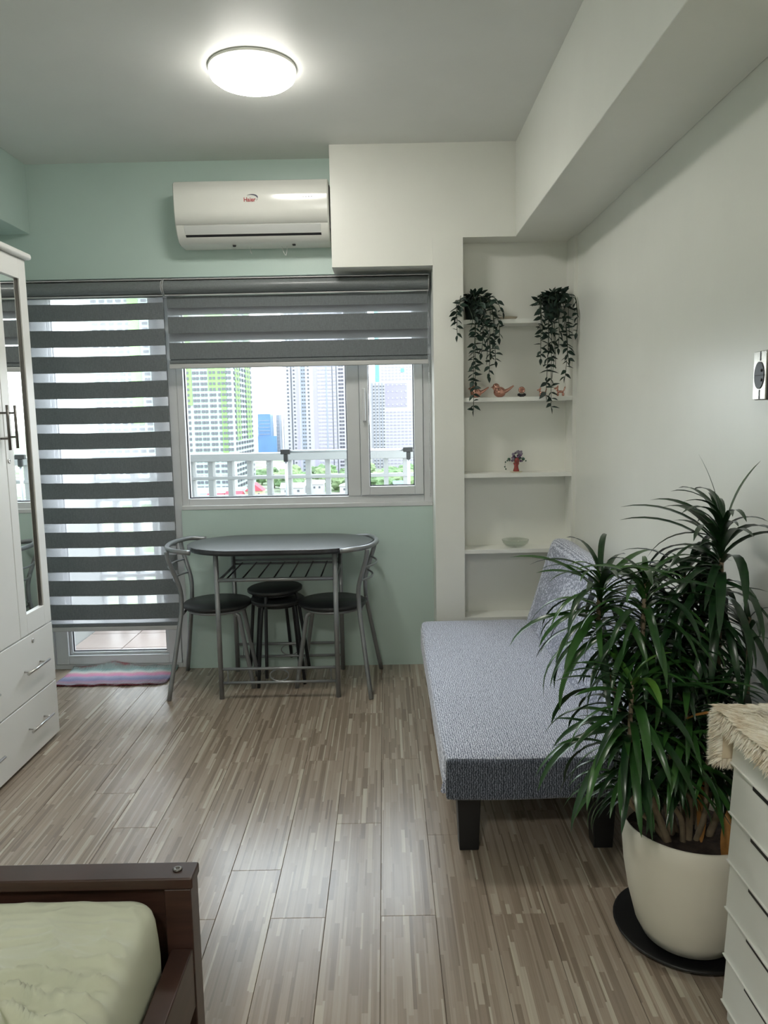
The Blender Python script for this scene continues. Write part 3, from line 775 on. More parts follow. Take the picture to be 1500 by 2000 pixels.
def wr(x, y):
    # folds: ridged noise, stronger nearer the viewer's side of the sheet
    s_ = min(1, max(.12, (-.10 - y) * 4.5)) * (1 if x < -.1 else .8)
    p = Vector((x * 11 + 1.7, y * 16, .3)); wv = noise.noise_vector(p * .6) * .9
    a = 1 - abs(noise.noise(p + wv)) * 2.2; b2 = 1 - abs(noise.noise(p * 2.1 + wv * 1.5 + Vector((5, 1, 0)))) * 2
    lines = noise.noise(Vector((x * 6.0, y * 62 + 1.5 * noise.noise(Vector((x * 9, y * 9, 0))), 2))) * min(1, max(0, (-y - .04) * 12))
    return s_ * (.034 * max(0, a) ** 2.6 + .006 * max(0, b2) ** 2.5) + .0065 * lines
rc = .05
for j in range(ny + 1):
    v = (j / ny) ** .5
    for i in range(nx + 1):
        u = i / nx
        # parameter runs over top then down sides
        x = mx0 + (mx1 - mx0) * u; y = my0 + (my1 - my0) * v
        dx = min(x - mx0, mx1 - x); dy = min(y - my0, my1 - y)
        # rounded corner in plan
        cxr = .06; X, Y = x, y
        ax = max(0, cxr - (mx1 - x)); ay = max(0, cxr - (my1 - y))
        if ax > 0 and ay > 0:
            l_ = math.hypot(ax, ay); m0 = max(ax, ay); f_ = m0 / l_
            X = mx1 - cxr + ax * f_; Y = my1 - cxr + ay * f_
            e_ = cxr - m0
        else: e_ = min(dx, dy)
        z = zt + wr(x, y) * min(1, e_ / .03)
        if e_ < .035:
            t = 1 - e_ / .035; z -= .032 * (1 - math.sqrt(max(0, 1 - t * t)))
        vs.append((X, Y, z))
faces = [(j * (nx + 1) + i, j * (nx + 1) + i + 1, (j + 1) * (nx + 1) + i + 1, (j + 1) * (nx + 1) + i) for j in range(ny) for i in range(nx)]
loop = [i for i in range(nx + 1)] + [j * (nx + 1) + nx for j in range(1, ny + 1)] + [ny * (nx + 1) + i for i in range(nx - 1, -1, -1)] + [j * (nx + 1) for j in range(ny - 1, 0, -1)]
base_n = len(vs); rows = 5
for r_ in range(1, rows + 1):
    for li in loop:
        x, y, z = vs[li]; t = r_ / rows
        bul = .006 * math.sin(PI * t)
        nx2 = 1 if x > (mx0 + mx1) / 2 else -1
        vs.append((x + (bul if abs(x - mx1) < .06 else 0), y + (bul * .3 if abs(y - my1) < .02 else 0), z + (.2635 - z) * t))
nl_ = len(loop)
for r_ in range(rows):
    for k in range(nl_):
        k2 = (k + 1) % nl_
        a = loop[k] if r_ == 0 else base_n + (r_ - 1) * nl_ + k; b2 = loop[k2] if r_ == 0 else base_n + (r_ - 1) * nl_ + k2
        c = base_n + r_ * nl_ + k2; d = base_n + r_ * nl_ + k
        faces.append((a, d, c, b2))
mt.add(vs, faces, True)
mo = mt.obj('mattress', M['sheet'], None, loc=(-.39, 1.43, 0)); tag(mo, 'mattress with wrinkled sage green fitted sheet on brown bed', 'mattress')

# ------------------------------------------------------------------ dresser with drawers and fur throw
ds = empty('drawer_unit', 'white plastic drawer tower at lower right under fur throw', 'drawers', (.757, 1.60, 0))
box('carcass', M['white_drawer'], .010, -.55, .0, .240, -.003, .722, ds, .003)
box('top_panel', M['white_drawer'], -.006, -.555, .7222, .240, .0, .737, ds, .003)
zb = [.737 - .112, .737 - .227, .396, .281, .166, .051, .004]
zt_ = .720
for k, z in enumerate(zb[:-1]):
    # tilted front: bottom edge proud, cut-out grip at upper edge
    q = MB(); y0, y1 = -.548, -.004; g0, g1 = -.46, -.096; top = zt_; bot = z + .004
    xo, xi = .000, .0095
    def quadbox(ya, yb, za, zb_):
        f_ = lambda zz: .006 * (zz - bot) / (top - bot) - .002
        q.add([(f_(za), ya, za), (xi, ya, za), (xi, yb, za), (f_(za), yb, za), (f_(zb_), ya, zb_), (xi, ya, zb_), (xi, yb, zb_), (f_(zb_), yb, zb_)],
              [(3, 2, 1, 0), (4, 5, 6, 7)] + [(i, (i + 1) % 4, 4 + (i + 1) % 4, 4 + i) for i in range(4)])
    if k == 0: quadbox(y0, y1, bot, top)
    else:
        quadbox(y0, y1, bot, top - .0155); quadbox(y0, g0, top - .0155, top); quadbox(g1, y1, top - .0155, top)
    d_ = q.obj('drawer', M['white_drawer'], ds)
    box('lip', M['white_drawer'], -.006, y0, bot - .003, .0095, y1, bot, d_)
    if k: box('grip_shade', M['dark_plastic'], .0005, g0 + .0005, top - .0150, .0090, g1 - .0005, top - .0005, d_)  # dark insert standing in for the shade inside the finger cut-out
    zt_ = z
fur = empty('fur_throw', 'cream shaggy fur throw draped over the white drawer unit', 'throw', (.757, 1.60, .7375))
q = MB(); q.box(-.022, -.56, .0005, .238, .016, .010); q.box(-.022, .0015, -.105, .055, .014, .0005)
q.box(-.024, -.56, -.022, -.0085, .0, .0)
q.obj('backing', M['fur_base'], fur, .003)
q = MB(); rnd = random.Random(3)
def strand(p, d, ln, w_=.0022):
    d = d.normalized(); sd = d.cross(Vector((rnd.uniform(-1, 1), rnd.uniform(-1, 1), rnd.uniform(-.3, 1)))).normalized() * w_
    g_ = Vector((0, 0, -.35)); m1 = p + d * ln * .5 + g_ * ln * .12; e_ = p + d * ln + g_ * ln * .55
    q.add([p - sd, p + sd, m1 + sd * .8, m1 - sd * .8, e_], [(0, 1, 2, 3), (3, 2, 4)], True)
for _ in range(15000):
    p = Vector((rnd.uniform(-.024, .236), rnd.uniform(-.56, .016), .009)); c_ = noise.noise_vector(p * 14)
    strand(p, Vector((-.55 + c_.x * .5, .15 + c_.y * .5, .30)), rnd.uniform(.018, .034))
for _ in range(1800):   # near/front hem
    p = Vector((-.022, rnd.uniform(-.56, .0), rnd.uniform(-.022, .008))); strand(p, Vector((-.55, rnd.uniform(-.5, .4), -.5)), rnd.uniform(.014, .028))
for _ in range(2600):   # far overhang
    p = Vector((rnd.uniform(-.022, .055), .014, rnd.uniform(-.10, .008))); strand(p, Vector((rnd.uniform(-.7, .2), .5, -.3)), rnd.uniform(.018, .032))
for _ in range(1300):
    p = Vector((-.022, rnd.uniform(.0, .014), rnd.uniform(-.105, .008))); strand(p, Vector((-.8, rnd.uniform(-.2, .5), rnd.uniform(-.5, .1))), rnd.uniform(.018, .032))
for _ in range(500):
    p = Vector((rnd.uniform(-.022, .055), rnd.uniform(.002, .014), -.104)); strand(p, Vector((rnd.uniform(-.5, .3), .2, -.8)), rnd.uniform(.015, .03))
fo = q.obj('fur', M['fur'], fur); fo['kind'] = 'stuff'

# ------------------------------------------------------------------ wall box on right wall
wbx_ = empty('wall_box', 'small silver wall box with dark oval dial at right edge', 'wall box', (.952, 1.94, 1.487))
MB().box(.0025, -.030, -.0615, .0478, .036, .0615).obj('housing', M['box_side_shade'], wbx_, .003)
MB().box(-.0015, -.029, -.060, .0023, .035, .060).obj('face_plate', M['polished'], wbx_, .001)
q = MB().prism([(.003 + .024 * math.cos(2 * PI * k / 32) * 1.0, .0 + .034 * math.sin(2 * PI * k / 32)) for k in range(32)], 'x', -.0035, -.0016)
dl = q.obj('dial', M['win_grey'], wbx_)
q = MB(); q.box(-.0025, -.002, .036, -.0016, .002, .059); q.box(-.0025, -.002, -.059, -.0016, .002, -.036); q.obj('seam', M['win_grey'], wbx_)
q = MB(); q.box(-.0042, -.022, -.001, -.0036, .022, .001); q.obj('divider', M['dark_plastic'], dl)
for z in (.012, -.012): MB().lathe([(0, 0), (.004, 0), (.004, .0012), (0, .0012)], 10).obj('button', M['dark_plastic'], dl).matrix_local = Matrix.Translation((-.0036, -.012, z)) @ Matrix.Rotation(-PI / 2, 4, 'Y')

# ------------------------------------------------------------------ potted dracaena
PC = (.790, 1.885)
sau = MB().lathe([(0, .0), (.165, .0), (.186, .012), (.192, .022), (.186, .022), (.160, .006), (0, .006)], 48).obj('plant_saucer', M['saucer'], None, loc=(PC[0] + .006, PC[1] + .02, .001))
tag(sau, 'black round plant saucer under the cream pot', 'saucer')
pl = empty('potted_dracaena', 'tall dark green strap-leaved plant in cream pot beside the sofa', 'plant', (PC[0], PC[1], .0075))
MB().lathe([(0, .001), (.098, .001), (.118, .010), (.136, .045), (.155, .12), (.168, .20), (.174, .275), (.176, .325), (.172, .328), (.168, .325), (.166, .27), (.155, .24), (0, .24)], 56).obj('pot', M['pot'], pl)
q = MB(); vs = [(0, 0, .292)]; fs = []
for r_ in range(1, 9):
    for k in range(36):
        a = 2 * PI * k / 36; rr = .166 * r_ / 8
        vs.append((rr * math.cos(a), rr * math.sin(a), .282 + (.010 * noise.noise(Vector((rr * 40 * math.cos(a), rr * 40 * math.sin(a), 1))) if r_ < 8 else -.004)))
for k in range(36): fs.append((0, 1 + k, 1 + (k + 1) % 36))
for r_ in range(7):
    for k in range(36): a = 1 + r_ * 36 + k; b_ = 1 + r_ * 36 + (k + 1) % 36; fs.append((a, a + 36, b_ + 36, b_))
q.add(vs, fs, False); q.obj('soil', M['soil'], pl)
def leaf_mesh(L_, W_, a0, a1, fold=.25, nm='leaf', mat=None, seg=9, twist=0):
    """strap leaf arching from elevation a0 to a1 (deg), along +x"""
    p = Vector((0, 0, 0)); vs = []; fs = []
    for i in range(seg + 1):
        t = i / seg; a = R(a0 + (a1 - a0) * t ** .9); tw = twist * t
        w_ = W_ * (math.sin(PI * min(1, (t * .92 + .08))) ** .6) if t < 1 else .0002
        w_ = max(w_, .0003)
        up = Vector((-math.sin(a), 0, math.cos(a)))
        sd = Vector((0, 1, 0)) * math.cos(tw) + up * math.sin(tw); u2 = up * math.cos(tw) - Vector((0, 1, 0)) * math.sin(tw)
        vs += [tuple(p - sd * w_ + u2 * w_ * fold), tuple(p), tuple(p + sd * w_ + u2 * w_ * fold)]
        p = p + Vector((math.cos(a), 0, math.sin(a))) * (L_ / seg)
    for i in range(seg):
        for s_ in (0, 1): fs.append((3 * i + s_, 3 * i + 3 + s_, 3 * i + 4 + s_, 3 * i + 1 + s_))
    q = MB(); q.add(vs, fs, True); return q, p
variants = []
rnd = random.Random(11)
for k in range(12):
    a0 = 72 - k * 8 + rnd.uniform(-5, 5); a1 = a0 - rnd.uniform(62, 112)
    q, tip = leaf_mesh(.255, .0102, a0, a1, .35, twist=rnd.uniform(-.5, .5)); variants.append((q, tip, q.mesh('leaf', M['leaf'])))
young = [leaf_mesh(.22, .0125, 80 - 14 * k, 10 - 30 * k, .35)[0].mesh('leaf', M['leaf2']) for k in range(4)]
# crowns: world (x, y, z), length of leafy stem, leaf count, scale
crowns = [(.875, 1.95, 1.11, .24, 66, 1.12), (.57, 1.98, .965, .17, 50, 1.02), (.66, 1.90, .965, .19, 50, .95), (.79, 1.97, .960, .22, 48, .95),
          (.86, 2.02, .90, .26, 46, .9), (.92, 1.88, .87, .26, 40, .8), (.60, 1.80, .735, .17, 50, 1.08), (.75, 1.83, .72, .22, 46, .9),
          (.86, 1.90, .68, .22, 40, .8), (.60, 1.82, .575, .15, 40, .85), (.70, 1.80, .60, .16, 40, .78), (.80, 1.82, .60, .16, 34, .7), (.70, 1.93, .80, .2, 36, .9), (.64, 1.90, .47, .08, 16, .6)]
stuff = MB(); n_leaf = 0; golden = 2.39996; cand = []
for ci, (cx, cy, cz, ln, cnt, scl) in enumerate(crowns):
    cnt = int(cnt * 1.35)
    bx, by = PC[0] + (cx - PC[0]) * .35, PC[1] + (cy - PC[1]) * .35
    # cane
    MB().tube([(bx - PC[0], by - PC[1], .27), ((bx + cx) / 2 - PC[0] + rnd.uniform(-.015, .015), (by + cy) / 2 - PC[1], (.27 + cz - ln) / 2 + .0), (cx - PC[0], cy - PC[1], cz - ln), (cx - PC[0], cy - PC[1], cz)],
              .011 if cz > .6 else .008, 8, 5, r_end=.005).obj('cane', M['cane'], pl)
    for k in range(cnt):
        t = k / cnt  # 0 = top
        phi = k * golden + ci + rnd.uniform(-.25, .25)
        vi = min(11, int(t * 9 + rnd.uniform(0, 2.6))); s_ = scl * rnd.uniform(.72, 1.12) * (.75 + .25 * min(1, t * 4))
        z = cz - ln * t ** .9
        for tr in range(14):
            tip = variants[vi][1]; tx_, ty_ = cx + tip.x * s_ * math.cos(phi), cy + tip.x * s_ * math.sin(phi)
            reach = max(tip.x, .16) * s_; mxx = cx + reach * math.cos(phi)
            bad = mxx > .975 or (z + tip.z * s_ < (.37 if ty_ < 1.83 else .30))
            # keep out of drawer unit / fur
            if cy + reach * math.sin(phi) < 1.66 and cx + reach * math.cos(phi) > .70 and z - .15 < .80: bad = True
            # keep out of sofa
            if ty_ > 2.19 and tx_ > .13 and z + tip.z * s_ < .40: bad = True
            if mxx > .72 and cy + reach * math.sin(phi) > 2.19 and z < .85: bad = True
            if not bad: break
            phi += .55; s_ *= .95
        if bad: continue
        dist = cy + .1 * math.sin(phi) - .3 * (cx < .7)
        cand.append((dist, ci, k, vi, s_, phi, (cx - PC[0], cy - PC[1], z - .0075)))
cand.sort(key=lambda c: c[0])
for n_, (dist, ci, k, vi, s_, phi, loc) in enumerate(cand):
    rx = rnd.uniform(-.18, .18)
    if n_ < 296:
        me = variants[vi][2]
        if k < 3 and ci in (1, 3, 6, 9): me = young[k % 4]
        o = bpy.data.objects.new('leaf', me); COL.objects.link(o); o.parent = pl; o.location = loc; o.rotation_euler = (rx, 0, phi); o.scale = (s_, s_, s_)
    else:
        mtx = Matrix.Translation(loc) @ Euler((rx, 0, phi)).to_matrix().to_4x4() @ Matrix.Scale(s_, 4)
        q = variants[vi][0]; stuff.add([mtx @ Vector(v) for v in q.v], q.f, True)
so = stuff.obj('leaves', M['leaf'], pl); so['kind'] = 'stuff'
# special leaves: tall upright one and dry ones
def one_leaf(loc, phi, L_, W_, a0, a1, mat, lab=None):
    q, _ = leaf_mesh(L_, W_, a0, a1, .35); o = q.obj('leaf', mat, pl); o.location = (loc[0] - PC[0], loc[1] - PC[1], loc[2] - .0075); o.rotation_euler = (0, 0, phi)
    if lab: o['label'] = lab
one_leaf((.885, 1.95, 1.10), -.4, .19, .013, 82, 50, M['leaf'])
one_leaf((.87, 1.95, 1.10), 2.8, .20, .004, 84, 60, M['leaf'])
one_leaf((.72, 1.76, .66), -.3, .22, .010, 28, -60, M['dead_leaf'], 'yellowing drooping leaf') 
one_leaf((.85, 1.80, .40), -2.2, .14, .012, -60, -100, M['dead_leaf'], 'dry orange leaf') 
one_leaf((.80, 1.84, .46), 1.2, .18, .013, -70, -110, M['dead_leaf'], 'dry orange leaf')

# ------------------------------------------------------------------ trailing plants
def ivy_leaf():
    q = MB(); P = [(0, 0), (.006, .0075), (.015, .0108), (.025, .0080), (.040, 0)]
    vs = [(x, -y, -.1 * x + y * .35) for x, y in P] + [(x, 0, -.1 * x - .02 * x) for x, y in P] + [(x, y, -.1 * x + y * .35) for x, y in P]
    fs = [(i, i + 1, 6 + i, 5 + i) for i in range(4)] + [(5 + i, 6 + i, 11 + i, 10 + i) for i in range(4)]
    q.add(vs, fs, True); return q.mesh('leaf', M['ivy'])
ivy_me = ivy_leaf()
SX = 3.955 / 1480.0
def p2(px, py, y):   # point of the niche plane y that carries a given place of the plant
    k = y / 3.93
    vx, vy = px - 750, py - 1000
    c_ = Vector((0.99981855 * vx - .01890215 * vy - .00236277 * 1480, -.12403473 * vy + .99227788 * 1480, -.01904925 * vx - .99209782 * vy - .12401223 * 1480))
    c_ *= y / c_.y; return Vector((c_.x, y, c_.z + 1.4))
def ivy(label, cx, ends, seed, lim):
    rr = random.Random(seed); base = Vector((cx, 4.045, SH[0]))
    e = empty('trailing_plant', label, 'plant', base, 0, 'trailing plants on the top shelf')
    MB().lathe([(0, .0005), (.036, .0005), (.046, .075), (.048, .085), (.044, .085), (.040, .070), (0, .070)], 24).obj('planter', M['ivy_pot'], e)
    n_ = [0]
    def put(p, d, s_):
        if n_[0] >= 298: return
        d = d.normalized(); rot = d.to_track_quat('X', 'Z').to_euler(); tipw = base + p + d * .034 * s_
        if not (lim[0] < tipw.x < lim[1]) and tipw.y > 3.95: return
        if tipw.y > 4.10 or tipw.x > .99: return
        o = bpy.data.objects.new('leaf', ivy_me); COL.objects.link(o); o.parent = e; o.location = p; o.rotation_euler = rot
        o.rotation_euler.rotate_axis('X', rr.uniform(-1, 1)); o.scale = (s_, s_ * rr.uniform(.8, 1.15), s_); n_[0] += 1
    for _ in range(95):
        a = rr.uniform(0, 2 * PI); r_ = rr.uniform(.0, .075); p = Vector((r_ * math.cos(a) * 1.15, r_ * math.sin(a) * .5 - .02, .085 + rr.uniform(-.01, .055)))
        put(p, Vector((math.cos(a), math.sin(a) * .5 - .2, rr.uniform(-.1, .9))), rr.uniform(.75, 1.15))
    for (px, py) in ends:
        en = p2(px, py, 3.935 - rr.uniform(0, .02)) - base
        st = Vector((rr.uniform(-.02, .02), -.02, .085)); ov = Vector((en.x * .75 + rr.uniform(-.02, .02), -.075, .085 + rr.uniform(-.01, .04)))
        mid = Vector((en.x * .97 + rr.uniform(-.012, .012), -.095 - .02, (en.z + .05) * .5))
        pts = catmull([st, ov, mid, Vector((en.x, en.y, en.z))], 8)
        MB().tube(pts, .0016, 5).obj('stem', M['vine'], e)
        ln = 0; last = pts[0]; side = 1
        for p in pts[1:]:
            seg = (p - last).length; ln += seg
            while ln > .0185:
                ln -= .0185; side = -side
                d = Vector((side * rr.uniform(.3, 1.1), -rr.uniform(.1, .8), rr.uniform(-1.0, .25))); put(p, d, rr.uniform(.8, 1.25))
            last = p
        put(pts[-1], Vector((rr.uniform(-.3, .3), -.1, -1)), .9)
    return e
ivy('dark green trailing plant hanging from the left end of top shelf', .475, [(925, 800), (928, 745), (955, 735), (968, 705), (975, 660), (940, 690), (893, 655), (890, 622), (900, 600), (945, 650), (958, 690), (982, 610), (920, 640), (965, 640), (950, 712)], 5, (.418, .99))
ivy('dark green trailing plant hanging from the right end of top shelf', .885, [(1076, 795), (1066, 772), (1104, 735), (1110, 700), (1056, 700), (1126, 650), (1130, 620), (1060, 650), (1090, 680), (1070, 700), (1112, 660), (1052, 600), (1100, 640), (1078, 740), (1085, 720), (1055, 625)], 9, (.418, .976))

# ------------------------------------------------------------------ ornaments
def bird(label, loc, s_):
    q = MB()
    q.sphere((0, 0, .026), (.030, .021, .026), 18, 12); q.sphere((-.018, 0, .050), (.018, .016, .019), 16, 10)
    b_ = q.obj('copper_bird', M['rose'], None, loc=loc); b_.scale = (s_, s_, s_); tag(b_, label, 'figurine', 'rose gold figurines')
    # body as one surface, tail and beak as parts
    MB().tube([(.016, 0, .026), (.040, 0, .036), (.068, 0, .056)], .013, 10, 4, r_end=.003).obj('tail', M['rose'], b_)
    MB().tube([(-.034, 0, .050), (-.044, 0, .048)], .004, 8, r_end=.0006).obj('beak', M['rose'], b_)
    return b_
bird('rose gold bird figurine behind the left trailing vine', (.487, 4.04, SH[1]), .98)
bird('large rose gold bird figurine second from left on shelf', (.612, 4.04, SH[1]), 1.08)
fg = empty('ring_figurine', 'tiny rose gold ring figurine on dark base between birds and dogs', 'figurine', (.728, 4.04, SH[1]), 0, 'rose gold figurines')
MB().tube([(.0125 * math.cos(2 * PI * k / 20), 0, .037 + .0125 * math.sin(2 * PI * k / 20)) for k in range(20)], .0052, 8, closed=True).obj('ring', M['rose'], fg)
MB().sphere((0, 0, .037), .007, 10, 8).obj('centre_bead', M['rose'], fg)
q = MB(); q.lathe([(0, 0), (.013, 0), (.010, .010), (.006, .016), (0, .018)], 14)
for s_ in (-1, 1): q.sphere((s_ * .013, 0, .012), (.010, .006, .008), 10, 6)
q.obj('bow_base', M['dark_plastic'], fg)
def dog(label, loc, s_):
    q = MB()
    q.sphere((0, 0, .024), (.017, .0075, .0075), 12, 8)
    for x in (-.014, .014):
        for y in (-.006, .006): q.sphere((x, y, .010), (.0055, .005, .0105), 10, 7)
    q.sphere((-.017, 0, .034), (.0065, .0065, .009), 10, 7)
    d_ = q.obj('copper_dog', M['rose'], None, loc=loc); d_.scale = (s_, s_, s_); tag(d_, label, 'figurine', 'rose gold figurines')
    q = MB(); q.sphere((-.019, 0, .043), (.008, .007, .007), 12, 8); q.sphere((-.029, 0, .041), (.006, .0045, .0045), 10, 7)
    for y in (-.006, .006): q.sphere((-.014, y, .050), (.0035, .003, .007), 8, 6)
    q.obj('head', M['rose'], d_)
    MB().tube([(.015, 0, .026), (.021, 0, .038), (.024, 0, .050)], .0035, 8, 4).obj('tail', M['rose'], d_)
    return d_
dog('small rose gold dog figurine left of the hanging vine', (.838, 4.04, SH[1]), .85)
dog('rose gold dog figurine at right end of the shelf', (.932, 4.04, SH[1]), 1.0)
vs_ = empty('flower_vase', 'small red vase with dark beaded flowers on middle shelf', 'vase', (.700, 4.04, SH[2]))
MB().lathe([(0, 0), (.013, 0), (.017, .008), (.012, .024), (.011, .036), (.017, .050), (.015, .050), (.008, .034), (0, .030)], 20).obj('body', M['vase'], vs_)
MB().lathe([(0, -.0), (.030, 0), (.033, .004), (0, .005)], 24).obj('dish', M['shell'], vs_)
rr = random.Random(4)
for nm, mt_, n_, ex in (('flower', 'petal', 16, .030), ('foliage', 'petal_green', 12, .036), ('blossom', 'petal_grey', 16, .034)):
    for k in range(n_):
        a = rr.uniform(0, 2 * PI); r_ = rr.uniform(.2, 1) * ex; z = .062 + rr.uniform(-.018, .036) * (1 if nm != 'foliage' else .4) + (.012 if nm == 'blossom' else 0)
        MB().sphere((r_ * math.cos(a) * 1.25, r_ * math.sin(a) * .8, z), rr.uniform(.005, .009), 8, 6).obj(nm, M[mt_], vs_)
q = MB(); q.sphere((0, -.018, .062), (.014, .008, .016), 12, 8); q.obj('red_flower', M['vase'], vs_)
for (x, z) in ((-.058, .055), (-.062, .030), (-.056, .018), (-.048, .062), (.050, .06)):
    MB().sphere((x, -.006, z), .004, 8, 6).obj('bead', M['petal_green'], vs_)
MB().tube([(-.012, 0, .055), (-.045, -.004, .066), (-.060, -.006, .050), (-.058, -.006, .018)], .0008, 5, 5).obj('bead_wire', M['petal_grey'], vs_)
bw = MB().lathe([(0, .0), (.030, .0), (.052, .008), (.066, .022), (.073, .040), (.070, .041), (.063, .024), (.050, .012), (.028, .005), (0, .005)], 40).obj('glass_bowl', M['bowl_thin'], None, loc=(.697, 4.048, SH[3]))
tag(bw, 'clear shallow glass bowl on the shelf beside the sofa back', 'bowl')
dsh = MB().lathe([(0, 0), (.028, 0), (.045, .010), (.052, .018), (.049, .019), (.040, .012), (0, .005)], 28, sx=1, sy=.6).obj('small_dish', M['shell'], None, loc=(.655, 4.05, SH[0]))
tag(dsh, 'small beige dish on the top shelf between the plants', 'dish')

# ------------------------------------------------------------------ balcony
bf = struct(box('floor', M['grout'], -2.02, 4.30, -.06, 1.6, 5.42, -.034), 'beige tiled balcony floor', 'floor')
tile = MB().box(.003, .003, 0, .323, .323, .009).mesh('tile', M['tile'])
for i in range(8):
    for j in range(3):
        o = bpy.data.objects.new('tile', tile); COL.objects.link(o); o.location = (-2.018 + .326 * i, 4.31 + .326 * j + .05, -.034); o.parent = bf
struct(box('wall_balcony', M['balcony_wall'], -2.14, 4.30, -.06, -2.02, 5.25, 3.1), 'white side wall of the balcony', 'wall')
rl = empty('balcony_railing', 'white masonry balcony railing with square openings', 'railing', (-.30, 5.25, -.03))
z_ = lambda z: z + .03
def rb(nm, x0, z0, x1, z1, y0=0, y1=.10, bv=.003): return MB().box(x0, y0, z_(z0), x1, y1, z_(z1)).obj(nm, M['rail_paint'], rl, bv)
rb('cap', -2.4, 1.118, 2.0, 1.170, -.01, .12)
zs = [1.118, .990, .855, .720, .585, .45, .315, .18]
for z in zs[1:]: rb('rail_bar', -2.4, z, 2.0, z + .022)
k = -12
while True:
    xw = -1.2118 + .1355 * k; k += 1
    if xw > 1.2: break
    if xw < -2.6: continue
    rb('baluster', xw + .30 - .0165, .0, xw + .30 + .0165, 1.118, .004, .096, 0)
rb('kerb', -2.4, -.03, 2.0, .05)
rk = empty('clothes_rack', 'grey metal clothes rack with black corner joints on the balcony', 'rack', (-.245, 4.95, -.025))
MB().tube([(-.39, 0, 1.215), (.39, 0, 1.215)], .010, 10).obj('top_bar', M['rack_metal'], rk)
for s_ in (-1, 1):
    MB().tube([(s_ * .40, 0, .0), (s_ * .40, 0, 1.17)], .010, 10).obj('upright', M['rack_metal'], rk)
    q = MB(); q.box(s_ * .40 - .034, -.016, 1.198, s_ * .40 + .030, .016, 1.230); q.box(s_ * .40 - .014, -.014, 1.150, s_ * .40 + .014, .014, 1.198); q.obj('joint', M['dark_plastic'], rk, .004)
    MB().tube([(s_ * .40, -.20, .012), (s_ * .40, .20, .012)], .011, 10).obj('foot', M['rack_metal'], rk)

# ------------------------------------------------------------------ city
gr = struct(box('ground', M['city_ground'], -2500, 60, -50, 2500, 5000, -45), 'distant city ground', 'ground')
def tower(name, label, x0, x1, y0, y1, z1, mat):
    e = empty(name, label, 'building', ((x0 + x1) / 2, y0, -45))
    cx = (x0 + x1) / 2
    MB().box(x0 - cx, 0, 0, x1 - cx, y1 - y0, z1 + 45).obj('wall', M[mat], e)
    return e, cx
def pane(e, nm, mat, x0, z0, x1, z1, cx, y0=-.35, y1=0.02, kind=None):
    return MB().box(x0 - cx, y0, z0 + 45, x1 - cx, y1, z1 + 45).obj(nm, M[mat], e)
def grid(e, nm, mat, xs, zs, w_, h_, cx, y0=-.3):
    q = MB()
    for z in zs:
        for x in xs: q.box(x - cx, y0, z + 45, x + w_ - cx, .02, z + h_ + 45)
    o = q.obj(nm, M[mat], e); o['kind'] = 'stuff'; return o
# green tower
e, cx = tower('green_tower', 'pale mint high-rise with light green stripes seen through the window', -165, -84, 427, 492, 110, 'mint')
for (x0, x1, z0) in ((-117, -106.5, 10), (-113, -110, -14), (-97.5, -90.5, 18), (-90.5, -87.5, -17), (-140, -134, 0), (-128, -123, 5)): pane(e, 'green_stripe', 'green', x0, z0, x1, 109, cx)
q = MB(); q.box(-84 - cx - .02, 8, 35, -84 - cx + .35, 20, 154); q.box(-84 - cx - .02, 40, 35, -84 - cx + .35, 56, 154); q.obj('green_stripe', M['green'], e)
wpair = MB(); wpair.box(0, -.6, 0, 1.5, 0.02, 1.5); wpair.box(2.0, -.6, 0, 3.5, .02, 1.5); wm = wpair.mesh('window', M['win_grey'])
for r_ in range(26):
    z = -40 + 3.05 * r_
    for x in (-111.5, -106.2 + .2, -101.6, -96.8, -92.0, -88.2):
        if z > 36: continue
        o = bpy.data.objects.new('window', wm); COL.objects.link(o); o.parent = e; o.location = (x - cx, 0, z + 45)
grid(e, 'windows', 'win_grey', [-160 + 4.6 * k for k in range(10)], [-40 + 3.05 * k for k in range(48)], 3.0, 1.5, cx)
q = MB()
for r_ in range(40):
    z = -40 + 3.05 * r_ + 45
    for k in range(7): q.box(-84 - cx - .02, 4 + 8.4 * k, z, -84 - cx + .6, 4 + 8.4 * k + 4.5, z + 1.5)
o = q.obj('side_windows', M['win_grey'], e); o['kind'] = 'stuff'
pane(e, 'podium', 'mint', -120, -45, -78, -36, cx, -14, 0)
pane(e, 'entrance', 'grey_tower', -101, -45, -93, -38, cx, -15.5, -14)
# central tower
e, cx = tower('white_tower', 'tall lilac-white residential tower filling the middle of the window view', -82, -22, 625, 665, 130, 'lilac')
for (x0, x1, m2) in ((-75.5, -74.5, 'win_grey'), (-71, -69.2, 'lilac2'), (-67.5, -63.8, 'grey_tower'), (-57, -54, 'lilac2'), (-47, -46, 'grey_tower'), (-42, -41.3, 'win_grey'), (-38.6, -37.8, 'win_grey')):
    pane(e, 'facade_recess', m2, x0, -44, x1, 129, cx, -.25)
grid(e, 'windows', 'win_grey', [-78.5, -73.4, -66.8, -65, -61.8], [-44 + 3.0 * k for k in range(58)], 1.3, 1.3, cx)
grid(e, 'windows', 'lilac2', [-53.4, -51, -48.9, -45.4, -43.6, -40.8], [-44 + 3.0 * k for k in range(58)], 1.6, 1.2, cx)
grid(e, 'dark_windows', 'win_dark', [-36.6, -34.4], [-44 + 3.0 * k for k in range(58)], 1.9, 1.6, cx)
grid(e, 'windows', 'win_grey', [-31, -28, -25], [-44 + 3.0 * k for k in range(58)], 1.3, 1.3, cx)
